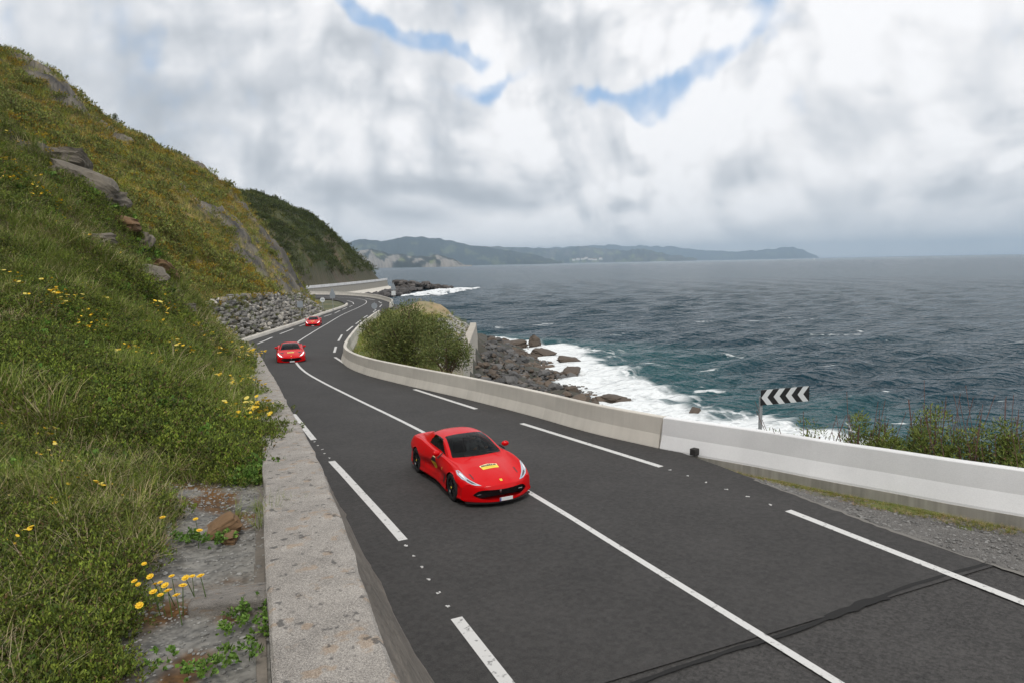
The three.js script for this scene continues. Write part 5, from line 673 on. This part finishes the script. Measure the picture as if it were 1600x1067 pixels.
function buildCar(o) {
  const car = group('sports_car'), U = 9, Vs = 6, S = ST.map(s => stationPoints(s, o)), rows = [], uu = [], vv = [];
  const at = (i) => S[clamp(i, 0, S.length - 1)], P = (a, j) => { if (j < 0) { const q = a[-j].clone(); q.x = -q.x; return q; } if (j > NV) { const q = a[2 * NV - j].clone(); q.x = -q.x; return q; } return a[j]; };
  for (let i = 0; i < S.length - 1; i++) for (let k = 0; k < U + (i === S.length - 2 ? 1 : 0); k++) {
    const t = k / U, half = [];
    for (let j = 0; j < NV; j++) for (let q = 0; q < Vs + (j === NV - 1 ? 1 : 0); q++) { const f = q / Vs, c = [-1, 0, 1, 2].map(d => catV(P(at(i + d), j - 1), P(at(i + d), j), P(at(i + d), j + 1), P(at(i + d), j + 2), f)); half.push(catV(c[0], c[1], c[2], c[3], t)); if (!rows.length) vv.push(j + f); }
    half[0].x = 0; half[half.length - 1].x = 0; rows.push(half); uu.push(i + t);
  }
  const zOf = u => { const i = Math.min(ST.length - 2, Math.floor(u)); return lerp(ST[i][0], ST[i + 1][0], u - i); };
  // wheel arches: pull points inside the circle onto it, drop the quads inside
  const wheels = [[1.31, 0.350, 0.375], [-1.41, 0.352, 0.38]], inArch = rows.map(() => []);
  rows.forEach((r, i) => r.forEach((p, j) => { if (vv[j] > 0.9 && vv[j] < 4.8) for (const [wz, wy, R] of wheels) { const d = Math.hypot(p.z - wz, p.y - wy); if (d < R) { inArch[i][j] = true; const k = R / (d || 1); p.z = wz + (p.z - wz) * k; p.y = Math.max(wy + (p.y - wy) * k, 0.13); } } else if (vv[j] <= 0.9 && vv[j] > 0.4) for (const [wz, , R] of wheels) if (Math.abs(p.z - wz) < R) inArch[i][j] = true; }));
  const kind = (i, j) => { const u = (uu[i] + uu[i + 1]) / 2, v = (vv[j] + vv[j + 1]) / 2, z = zOf(u); if (inArch[i][j] && inArch[i + 1][j] && inArch[i][j + 1] && inArch[i + 1][j + 1]) return 'hole';
    if (v > 8.12 && z < 0.88 && z > -0.20) return 'windscreen'; if (v > 6.25 && v < 7.78 && z < 0.70 - (v - 6.25) * 0.52 && z > -0.90 + (v - 6.2) * 0.08) return 'side'; if (v > 8.15 && z < -1.02 && z > -1.72) return 'rear'; return 'body'; };
  const part = (name, k, m, parent, sym = true) => { let g = gridGeometry(rows, (i, j) => kind(i, j) === k); const f = g.clone().scale(-1, 1, 1), ix = f.index.array; for (let i = 0; i < ix.length; i += 3) { const t = ix[i]; ix[i] = ix[i + 1]; ix[i + 1] = t; } if (sym === 'pair') { mesh(name, compact(g), m, parent); mesh(name, compact(f), m, parent); return null; } return mesh(name, compact(mergeGeometries([g, f])), m, parent); };
  const body = part('body', 'body', o.paint, car);
  part('windscreen', 'windscreen', glassMat, car); part('side_window', 'side', glassMat, car, 'pair'); part('rear_window', 'rear', glassMat, car);
  // front fascia with its mouth, and the tail panel
  const front = rows[rows.length - 1], topEdge = x => { for (let j = 1; j < front.length; j++) if (vv[j] >= 4 && front[j].x <= x && front[j - 1].x >= x) { const t = (x - front[j - 1].x) / ((front[j].x - front[j - 1].x) || 1); return front[j - 1].clone().lerp(front[j], t); } return front[front.length - 1].clone(); };
  const edge = front.filter((_, j) => vv[j] >= 1 && vv[j] <= 5), edgeAt = t => { const y = lerp(edge[0].y, edge[edge.length - 1].y, t); for (let j = 1; j < edge.length; j++) if (edge[j].y >= y) { const f = (y - edge[j - 1].y) / ((edge[j].y - edge[j - 1].y) || 1); return [lerp(edge[j - 1].x, edge[j].x, f), y]; } return [edge[edge.length - 1].x, y]; };
  // rows: chin, lower lip of the mouth, upper lip, nose; between the lips the mouth is open
  const NX = 60, mw = 0.70 * o.wide, chin = [], brow = [], lipLow = x => { const a = Math.min(1, Math.abs(x) / mw); return lerp(0.232, 0.33, Math.pow(a, 5)); }, lipUp = x => { const a = Math.min(1, Math.abs(x) / mw); return lerp(0.455, 0.33, Math.pow(a, 9)); };
  const skin = (s, y, lift = 0) => { const t = clamp((y - edge[0].y) / (edge[edge.length - 1].y - edge[0].y)), [xe] = edgeAt(t), x = s * xe, b = 0.07 * Math.sin(Math.PI * clamp(t * 0.95 + 0.05)) * (1 - s * s) + (t < 0.25 ? 0.05 * (1 - t / 0.25) * (1 - s * s) : 0); return V(x, y, 2.26 - 0.38 * Math.pow(Math.abs(x) / 0.9, 2) + b + lift); };
  for (let k = 0; k <= 8; k++) { const r = []; for (let i = 0; i <= NX; i++) { const s = lerp(-1, 1, i / NX), x = s * edgeAt(0.4)[0]; r.push(skin(s, lerp(edge[0].y - 0.01, lipLow(x), k / 8), k === 8 && Math.abs(x) < mw ? 0.012 : 0)); } chin.push(r); }
  for (let k = 0; k <= 9; k++) { const r = []; for (let i = 0; i <= NX; i++) { const s = lerp(-1, 1, i / NX), x = s * edgeAt(0.4)[0], T = topEdge(Math.min(Math.abs(s) * edgeAt(1)[0], 0.8)), y = lerp(lipUp(x), T.y, k / 9), q = skin(s, Math.min(y, edge[edge.length - 1].y)); q.y = y; if (k === 9) { q.x = Math.sign(s) * Math.min(Math.abs(s) * edgeAt(1)[0], 0.8 * o.wide); q.z = T.z; } r.push(q); } brow.push(r); }
  mesh('front_bumper', compact(mergeGeometries([gridGeometry(chin, () => true), gridGeometry(brow, () => true)])), o.paint, car);
  const gr = mesh('grille', new THREE.BoxGeometry(1.38 * o.wide, 0.30, 0.02), grilleMat, car); gr.position.set(0, 0.345, 1.97);
  for (let k = 0; k < 7; k++) { const b = mesh('grille_bar', new THREE.BoxGeometry(1.22, 0.006, 0.012), trimMat, gr); b.position.set(0, -0.10 + k * 0.033, 0.06); }
  for (const s of [-1, 1]) { const v = mesh('side_vane', new THREE.BoxGeometry(0.10, 0.02, 0.03), chromeMat, gr); v.position.set(s * 0.55, -0.03, 0.085); }
  const sp = mesh('splitter', new THREE.ExtrudeGeometry((() => { const s = new THREE.Shape(); s.moveTo(-0.86, 0); for (let i = 0; i <= 20; i++) { const x = lerp(-0.86, 0.86, i / 20); s.lineTo(x, 0.40 - 0.36 * Math.pow(Math.abs(x) / 0.9, 2)); } s.lineTo(0.86, 0); return s; })(), { depth: 0.018, bevelEnabled: false }), trimMat, car); sp.rotation.x = Math.PI / 2; sp.position.set(0, 0.145, 1.93);
  const np = mesh('number_plate', new RoundedBoxGeometry(0.34, 0.085, 0.012, 2, 0.004), plateMat, car); np.position.set(0.03, 0.225, 2.365); np.rotation.x = 0.05; { const b = mesh('plate_band', new THREE.BoxGeometry(0.03, 0.083, 0.004), mat(0.02, 0.05, 0.3, 0.5), np); b.position.set(-0.153, 0, 0.007); }
  const tail = rows[0], tl = gridGeometry([tail.map(p => p.clone()), tail.map(p => V(p.x * 0.96, lerp(p.y, 0.5, 0.1), p.z - 0.03)), tail.map(p => V(0, lerp(p.y, 0.5, 0.6), p.z - 0.05))], () => true), tl2 = tl.clone().scale(-1, 1, 1); mesh('tail_panel', compact(mergeGeometries([tl, tl2])), o.paint, car);
  // cabin lining, seats, dash, wheel
  const cab = group('interior'); car.add(cab); const bx = (name, w, h, d, x, y, z, m, rx = 0, r = 0.03) => { const q = mesh(name, new RoundedBoxGeometry(w, h, d, 2, Math.min(r, h / 2.2, w / 2.2, d / 2.2)), m, cab); q.position.set(x, y, z); q.rotation.x = rx; return q; };
  bx('cabin_floor', 1.44, 0.06, 2.3, 0, 0.30, -0.35, leatherMat); bx('dashboard', 1.40, 0.20, 0.50, 0, 0.79, 0.52, leatherMat, 0.06, 0.08); bx('rear_shelf', 1.3, 0.08, 0.8, 0, 0.84, -1.25, leatherMat); bx('rear_bulkhead', 1.36, 0.6, 0.05, 0, 0.58, -0.92, leatherMat); bx('console', 0.24, 0.3, 1.1, 0, 0.48, 0.0, leatherMat); for (const s of [-1, 1]) bx('door_lining', 0.05, 0.52, 1.6, s * 0.765, 0.58, -0.1, leatherMat); bx('firewall', 1.4, 0.5, 0.05, 0, 0.55, 0.74, leatherMat);
  for (const s of [-1, 1]) { const m = s < 0 ? greySeatMat : leatherMat; bx('seat_cushion', 0.46, 0.14, 0.5, s * 0.38, 0.42, -0.30, m, -0.15, 0.06); bx('seat_back', 0.46, 0.62, 0.13, s * 0.38, 0.72, -0.60, m, -0.32, 0.06); bx('head_rest', 0.25, 0.17, 0.09, s * 0.38, 1.05, -0.70, m, -0.2, 0.04); }
  const sw = mesh('steering_wheel', new THREE.TorusGeometry(0.17, 0.014, 8, 28), mat(0.05, 0.05, 0.052, 0.4), cab); sw.position.set(0.38, 0.86, 0.12); sw.rotation.x = -0.42; const hub = mesh('wheel_hub', new THREE.CylinderGeometry(0.05, 0.06, 0.05, 14), trimMat, cab); hub.position.set(0.38, 0.86, 0.13); hub.rotation.x = 1.15;
  // wheels
  const tyreG = new THREE.LatheGeometry([[0.235, -0.12], [0.30, -0.132], [0.335, -0.118], [0.347, -0.09], [0.348, 0.09], [0.335, 0.118], [0.30, 0.132], [0.235, 0.12]].map(p => new THREE.Vector2(...p)), 36); tyreG.rotateZ(Math.PI / 2);
  const rimG = (() => { const gs = [], d = new THREE.LatheGeometry([[0.04, -0.075], [0.05, -0.06], [0.21, -0.03], [0.238, 0.11], [0.248, 0.122], [0.252, 0.10]].map(p => new THREE.Vector2(...p)), 30); d.rotateZ(-Math.PI / 2); gs.push(d.toNonIndexed()); for (let k = 0; k < 10; k++) { const b = new RoundedBoxGeometry(0.028, 0.20, 0.028, 1, 0.006); b.translate(0, 0.135, 0); b.rotateX(k * Math.PI / 5); b.translate(0.095, 0, 0); gs.push(b.toNonIndexed()); } const h = new THREE.CylinderGeometry(0.05, 0.06, 0.05, 14); h.rotateZ(Math.PI / 2); h.translate(0.095, 0, 0); gs.push(h.toNonIndexed()); return mergeGeometries(gs); })();
  for (const [wz, , R] of wheels) for (const s of [-1, 1]) { const w = group('wheel'); mesh('tyre', tyreG, tyreMat, w); mesh('rim', rimG, rimMat, w); const cap = mesh('centre_cap', new THREE.CylinderGeometry(0.028, 0.028, 0.012, 12).rotateZ(Math.PI / 2), mat(0.72, 0.55, 0.04, 0.4), w); cap.position.x = 0.125; const bd = mesh('brake_disc', new THREE.CylinderGeometry(0.185, 0.185, 0.02, 24).rotateZ(Math.PI / 2), discMat, w); bd.position.x = 0.02; w.position.set(s * 0.845 * o.wide, 0.348, wz); if (s < 0) w.rotation.y = Math.PI; if (wz > 0) w.rotation.y += -0.04; car.add(w);
    const ln = mesh('arch_liner', new THREE.CylinderGeometry(R + 0.012, R + 0.012, 0.42, 28, 1, true, 0, Math.PI * 2).rotateZ(Math.PI / 2), trimMat, car); ln.material.side = THREE.DoubleSide; ln.position.set(s * 0.70 * o.wide, 0.352, wz); }
  // shapes laid on the skin: outline in plan (x, z) or in side view (z, y), dropped onto the body
  car.updateMatrixWorld(true); const ray = new THREE.Raycaster(); const skinMats = [body, ...car.children.filter(c => c.name === 'front_bumper')]; const was = o.paint.side; o.paint.side = THREE.DoubleSide;
  const bvhs = skinMats.map(m => new MeshBVH(m.geometry.clone())), hitOf = () => { let b = null; for (const t of bvhs) { const h = t.raycastFirst(ray.ray, THREE.DoubleSide); if (h && (!b || h.distance < b.distance)) b = h; } return b ? b.point : null; };
  const drop = (x, z) => { ray.set(V(x, 3, z), V(0, -1, 0)); const h = hitOf(0); return h; }, push = (s, z, y) => { ray.set(V(s * 3, y, z), V(-s, 0, 0)); return hitOf(1); };
  function onSkin(shape, hit, lift, n = 14) { // tessellate an outline and lay it on
    const b = shape.getPoints(20), x0 = Math.min(...b.map(p => p.x)), x1 = Math.max(...b.map(p => p.x)), inside = []; const g = new THREE.ShapeGeometry(shape, 20); let q = g.toNonIndexed(); for (let pass = 0; pass < 2; pass++) { const p = q.attributes.position.array, out = [], uv = []; for (let i = 0; i < p.length; i += 9) { const A = [p[i], p[i + 1]], B = [p[i + 3], p[i + 4]], C = [p[i + 6], p[i + 7]], m = (u, v) => [(u[0] + v[0]) / 2, (u[1] + v[1]) / 2], AB = m(A, B), BC = m(B, C), CA = m(C, A); for (const T of [[A, AB, CA], [AB, B, BC], [CA, BC, C], [AB, BC, CA]]) for (const v of T) out.push(v[0], v[1], 0); } q = new THREE.BufferGeometry(); q.setAttribute('position', new THREE.Float32BufferAttribute(out, 3)); }
    const p = q.attributes.position, uv = [], y0 = Math.min(...b.map(v => v.y)), y1 = Math.max(...b.map(v => v.y)); for (let i = 0; i < p.count; i++) { const u = p.getX(i), v = p.getY(i), h = hit(u, v) || hit(u * 0.985, v * 0.985); uv.push((u - x0) / (x1 - x0), (v - y0) / (y1 - y0)); if (h) p.setXYZ(i, h.x + lift[0] * Math.sign(h.x || 1) * (lift[0] ? 1 : 0), h.y + lift[1], h.z + (lift[2] || 0)); else p.setXYZ(i, 0, 0.5, 0); }
    q.setAttribute('uv', new THREE.Float32BufferAttribute(uv, 2)); const nn = mergeVertices(q, 1e-5); nn.computeVertexNormals(); return nn;
  }
  const poly = pts => { const s = new THREE.Shape(); pts.forEach((p, i) => i ? s.lineTo(...p) : s.moveTo(...p)); s.closePath(); return s; };
  for (const s of [-1, 1]) { // headlights: long slanted teardrops running back along the crest of the wing
    const W = o.wide, H = poly([[0.50, 2.125], [0.64, 2.055], [0.78, 1.93], [0.87, 1.76], [0.905, 1.56], [0.885, 1.42], [0.83, 1.50], [0.775, 1.68], [0.69, 1.86], [0.58, 2.02]].map(([x, z]) => [s * x * W, z])); const hl = mesh('headlight', onSkin(H, drop, [0, 0.006, 0.004]), lampGlass, car);
    mesh('lamp_inner', onSkin(poly([[0.60, 2.04], [0.70, 1.97], [0.775, 1.88], [0.765, 1.81], [0.70, 1.90]].map(([x, z]) => [s * x * W, z])), drop, [0, 0.010, 0.006]), o.lit ? litMat : lampDark, hl); mesh('lamp_inner', onSkin(poly([[0.80, 1.84], [0.85, 1.73], [0.875, 1.60], [0.85, 1.58], [0.815, 1.69]].map(([x, z]) => [s * x * W, z])), drop, [0, 0.010, 0.006]), o.lit ? litMat : ledMat, hl);
    mesh('bonnet_vent', onSkin(poly([[0.585, 1.60], [0.615, 1.60], [0.60, 1.86], [0.575, 1.84]].map(([x, z]) => [s * x * W, z])), drop, [0, 0.004]), trimMat, car);
    const mir = group('door_mirror'); const hs = mesh('mirror_housing', (() => { const q = new THREE.SphereGeometry(1, 18, 12); q.scale(0.105, 0.072, 0.065); return q; })(), o.paint, mir); hs.rotation.y = s * -0.15; const gl = mesh('mirror_glass', (() => { const q = new THREE.SphereGeometry(1, 14, 8); q.scale(0.074, 0.05, 0.006); q.translate(0, 0, -0.056); return q; })(), chromeMat, mir); const stt = mesh('mirror_stalk', (() => { const q = new THREE.CylinderGeometry(0.016, 0.022, 0.2, 8); q.rotateZ(s * 0.95); return q; })(), trimMat, mir); stt.position.set(-s * 0.10, -0.075, 0); mir.position.set(s * 0.985 * W, 0.975, 0.33); car.add(mir);
    mesh('door_seam', onSkin(poly([[0.44, 0.24], [0.452, 0.24], [0.475, 0.84], [0.463, 0.84]]), (z, y) => push(s, z, y), [0.003, 0]), trimMat, car); mesh('door_seam', onSkin(poly([[-0.78, 0.30], [-0.768, 0.30], [-0.80, 0.87], [-0.812, 0.87]]), (z, y) => push(s, z, y), [0.003, 0]), trimMat, car);
    mesh('wing_vent', onSkin(poly([[0.72, 0.36], [0.80, 0.30], [0.86, 0.52], [0.80, 0.60]]), (z, y) => push(s, z, y), [0.003, 0]), trimMat, car);
    const tl3 = mesh('tail_lamp', new THREE.TorusGeometry(0.075, 0.022, 8, 20), mat(0.35, 0.01, 0.01, 0.3), car); tl3.position.set(s * 0.56, 0.74, -2.34);
    mesh('wing_badge', onSkin(poly([[0.62, 0.69], [0.655, 0.69], [0.66, 0.64], [0.6375, 0.61], [0.615, 0.64]]), (z, y) => push(s, z, y), [0.005, 0]), mat(0.75, 0.55, 0.03, 0.4), car);
    if (o.stickers) { const c = document.createElement('canvas'); c.width = c.height = 128; const x = c.getContext('2d'); x.fillStyle = '#e8c61a'; x.fillRect(0, 0, 128, 128); x.fillStyle = '#16120e'; x.fillRect(0, 0, 128, 58); x.fillStyle = '#e9dcae'; x.fillRect(0, 0, 128, 14); x.fillStyle = '#7d6413'; x.fillRect(30, 84, 68, 6); x.fillRect(40, 98, 48, 5); const t = new THREE.CanvasTexture(c); t.colorSpace = THREE.SRGBColorSpace; const sh = new THREE.Shape(); sh.absellipse(-0.12, 0.62, 0.165, 0.165, 0, Math.PI * 2); mesh('door_sticker', onSkin(sh, (z, y) => push(s, z, y), [0.004, 0]), new THREE.MeshStandardMaterial({ map: t, roughness: 0.45 }), car); }
  }
  { const c = document.createElement('canvas'); c.width = 256; c.height = 128; const x = c.getContext('2d'); x.fillStyle = '#e9cf3c'; x.fillRect(0, 0, 256, 128); x.fillStyle = '#f0e4b4'; x.fillRect(0, 0, 256, 58); x.fillStyle = '#14110d'; for (const [a, b, w, h] of [[22, 30, 34, 22], [66, 22, 22, 32], [94, 12, 20, 44], [120, 16, 26, 38], [152, 24, 18, 30], [176, 26, 56, 22]]) x.fillRect(a, b, w, h); x.fillRect(16, 50, 224, 10); x.fillStyle = '#b99a1e'; x.fillRect(60, 88, 136, 8); const t = new THREE.CanvasTexture(c); t.colorSpace = THREE.SRGBColorSpace; t.center.set(0.5, 0.5); t.rotation = Math.PI; mesh('bonnet_sticker', onSkin(poly([[-0.215, 1.60], [0.215, 1.60], [0.235, 1.40], [0.12, 1.37], [0, 1.345], [-0.12, 1.37], [-0.235, 1.40]].map(([x2, z]) => [x2 - 0.02, z + 0.02])), drop, [0, 0.004]), new THREE.MeshStandardMaterial({ map: t, roughness: 0.45 }), car); }
  mesh('nose_badge', onSkin(poly([[-0.032, 2.18], [0.032, 2.18], [0.032, 2.11], [-0.032, 2.11]]), drop, [0, 0.005]), mat(0.75, 0.56, 0.04, 0.4), car);
  { const s = new THREE.Shape(), k = 0.0011; [[0, 0], [12, 6], [14, 30], [30, 48], [26, 70], [40, 92], [34, 104], [20, 96], [10, 84], [-6, 80], [-20, 92], [-24, 84], [-14, 62], [-26, 40], [-22, 28], [-10, 40], [-2, 38], [-6, 14]].forEach(([a, b], i) => i ? s.lineTo(a * k, b * k) : s.moveTo(a * k, b * k)); const h = mesh('grille_emblem', new THREE.ExtrudeGeometry(s, { depth: 0.01, bevelEnabled: false }), chromeMat, car); h.position.set(0, 0.295, 2.10); }
  { const b = mesh('wiper', new THREE.CylinderGeometry(0.008, 0.008, 0.62, 6).rotateZ(1.42), trimMat, car); b.position.set(-0.12, 0.925, 0.845); b.rotation.y = 0.1; const b2 = mesh('wiper', new THREE.CylinderGeometry(0.008, 0.008, 0.55, 6).rotateZ(1.5), trimMat, car); b2.position.set(0.34, 0.935, 0.78); b2.rotation.y = -0.25; }
  o.paint.side = was; return car;
}
const carA = buildCar({ wide: 1, tall: 1, paint: paintRed, stickers: true });
carA.position.set(-1.27, roadDrop(17.9) + 0.002, -17.9); carA.rotation.y = 26 * RAD;
add(carA, 'nearest red sports coupe with yellow stickers, driving toward the camera over the centre line', 'car', 'red sports cars on the road');
const carB = buildCar({ wide: 1.0, tall: 0.95, paint: paintRed, stickers: false, lit: true });
carB.position.set(-16.2, roadDrop(49.5) + 0.002, -49.5); carB.rotation.y = 19 * RAD; carB.rotation.x = 0.028;
add(carB, 'second red sports car with bright headlights, in the bend behind the nearest one', 'car', 'red sports cars on the road');
const carC = carB.clone(); carC.name = 'sports_car'; carC.position.set(-27.35, roadDrop(94) + 0.002, -94); carC.rotation.y = 12 * RAD;
add(carC, 'farthest small red sports car beside the stone revetment', 'car', 'red sports cars on the road');

// ---------------------------------------------------------------- the driver of the nearest car
{
  // joints in the car's own axes: seated, hands on the wheel
  const J = { pelvis: V(0.38, 0.52, -0.38), chest: V(0.38, 0.82, -0.50), neck: V(0.38, 0.98, -0.52), head: V(0.38, 1.085, -0.48), chin: V(0.38, 1.04, -0.42), sl: V(0.55, 0.90, -0.50), sr: V(0.21, 0.90, -0.50), el: V(0.62, 0.72, -0.24), er: V(0.14, 0.72, -0.24), wl: V(0.535, 0.84, 0.03), wr: V(0.225, 0.84, 0.03), kl: V(0.50, 0.56, 0.10), kr: V(0.27, 0.56, 0.10), al: V(0.48, 0.40, 0.50), ar: V(0.28, 0.40, 0.50) };
  const bones = [[J.pelvis, J.chest, 0.135, 0.15], [J.sl, J.sr, 0.075, 0.075], [J.chest, J.neck, 0.09, 0.05], [J.neck, J.head, 0.05, 0.06], [J.head, J.head.clone().add(V(0, 0.035, -0.01)), 0.085, 0.083], [J.head.clone().add(V(0, -0.03, 0.03)), J.chin, 0.06, 0.04], [J.chin.clone().add(V(0, 0.035, 0.045)), J.chin.clone().add(V(0, 0.055, 0.03)), 0.016, 0.012], [J.sl, J.el, 0.055, 0.043], [J.el, J.wl, 0.042, 0.028], [J.sr, J.er, 0.055, 0.043], [J.er, J.wr, 0.042, 0.028], [J.pelvis.clone().add(V(0.09, 0, 0.02)), J.kl, 0.085, 0.06], [J.kl, J.al, 0.058, 0.042], [J.pelvis.clone().add(V(-0.09, 0, 0.02)), J.kr, 0.085, 0.06], [J.kr, J.ar, 0.058, 0.042]];
  for (const s of [-1, 1]) { const w = s > 0 ? J.wl : J.wr, palm = w.clone().add(V(0, 0.035, 0.045)); bones.push([w, palm, 0.026, 0.03]); for (let f = 0; f < 4; f++) { const a = palm.clone().add(V(s * 0.012, -0.024 + f * 0.017, 0.02)), b = a.clone().add(V(s * 0.018, 0.004, 0.03)), c = b.clone().add(V(-s * 0.024, -0.004, 0.006)); bones.push([palm, a, 0.012, 0.010], [a, b, 0.0095, 0.009], [b, c, 0.009, 0.008]); } bones.push([w.clone().add(V(-s * 0.012, 0.03, 0.02)), palm.clone().add(V(-s * 0.03, 0.03, 0.02)), 0.011, 0.009]); }
  const cap = (p, a, b, ra, rb) => { const x = b.x - a.x, y = b.y - a.y, z = b.z - a.z, px = p.x - a.x, py = p.y - a.y, pz = p.z - a.z, t = clamp((px * x + py * y + pz * z) / (x * x + y * y + z * z || 1)); return Math.hypot(px - x * t, py - y * t, pz - z * t) - lerp(ra, rb, t); };
  const N = 76, mc = new MarchingCubes(N, mat(1, 1, 1), false, false, 200000), C = V(0.38, 0.74, -0.05), half = 0.68; mc.isolation = 0; const pt = V();
  for (let k = 0; k < N; k++) for (let j = 0; j < N; j++) for (let i = 0; i < N; i++) { pt.set((i / N * 2 - 1) * half + C.x, (j / N * 2 - 1) * half + C.y, (k / N * 2 - 1) * half + C.z); let d = 1; for (const [a, b, ra, rb] of bones) { if (Math.abs(pt.x - a.x) > 0.26 || Math.abs(pt.y - a.y) > 0.42) { if (Math.abs(pt.x - b.x) > 0.26 || Math.abs(pt.y - b.y) > 0.42) continue; } const q = cap(pt, a, b, ra, rb), kk = ra < 0.02 ? 0.006 : 0.025, h = clamp(0.5 + 0.5 * (d - q) / kk); d = lerp(d, q, h) - kk * h * (1 - h); } mc.field[i + j * N + k * N * N] = -d; }
  mc.update(); const n = mc.count, g = new THREE.BufferGeometry(), p = new Float32Array(n * 3), nm = mc.normalArray.slice(0, n * 3), cc = []; for (let i = 0; i < n; i++) { const x = mc.positionArray[i * 3] * half + C.x, y = mc.positionArray[i * 3 + 1] * half + C.y, z = mc.positionArray[i * 3 + 2] * half + C.z; p[i * 3] = x; p[i * 3 + 1] = y; p[i * 3 + 2] = z; const skin = y > 0.985 || z > 0.0 && y > 0.74; cc.push(...(skin ? [0.42, 0.24, 0.16] : y > 0.6 ? [0.10, 0.10, 0.11] : [0.03, 0.035, 0.05])); }
  g.setAttribute('position', new THREE.BufferAttribute(p, 3)); g.setAttribute('color', new THREE.Float32BufferAttribute(cc, 3)); g.computeVertexNormals();
  const person = group('person'); mesh('figure', g, new THREE.MeshStandardMaterial({ vertexColors: true, roughness: 0.8 }), person);
  const hair = new THREE.SphereGeometry(0.094, 18, 12, 0, 6.283, 0, 1.75); hair.rotateX(-0.5); hair.translate(0.38, 1.115, -0.497); mesh('hair', hair, mat(0.03, 0.022, 0.016, 0.9), person);
  const gl = new THREE.BoxGeometry(0.125, 0.03, 0.02); gl.translate(0.38, 1.09, -0.385); mesh('sunglasses', gl, trimMat, person);
  person.position.copy(carA.position); person.rotation.copy(carA.rotation); add(person, 'driver in a dark top behind the wheel of the nearest red car', 'person');
}
renderer.render(scene, camera);
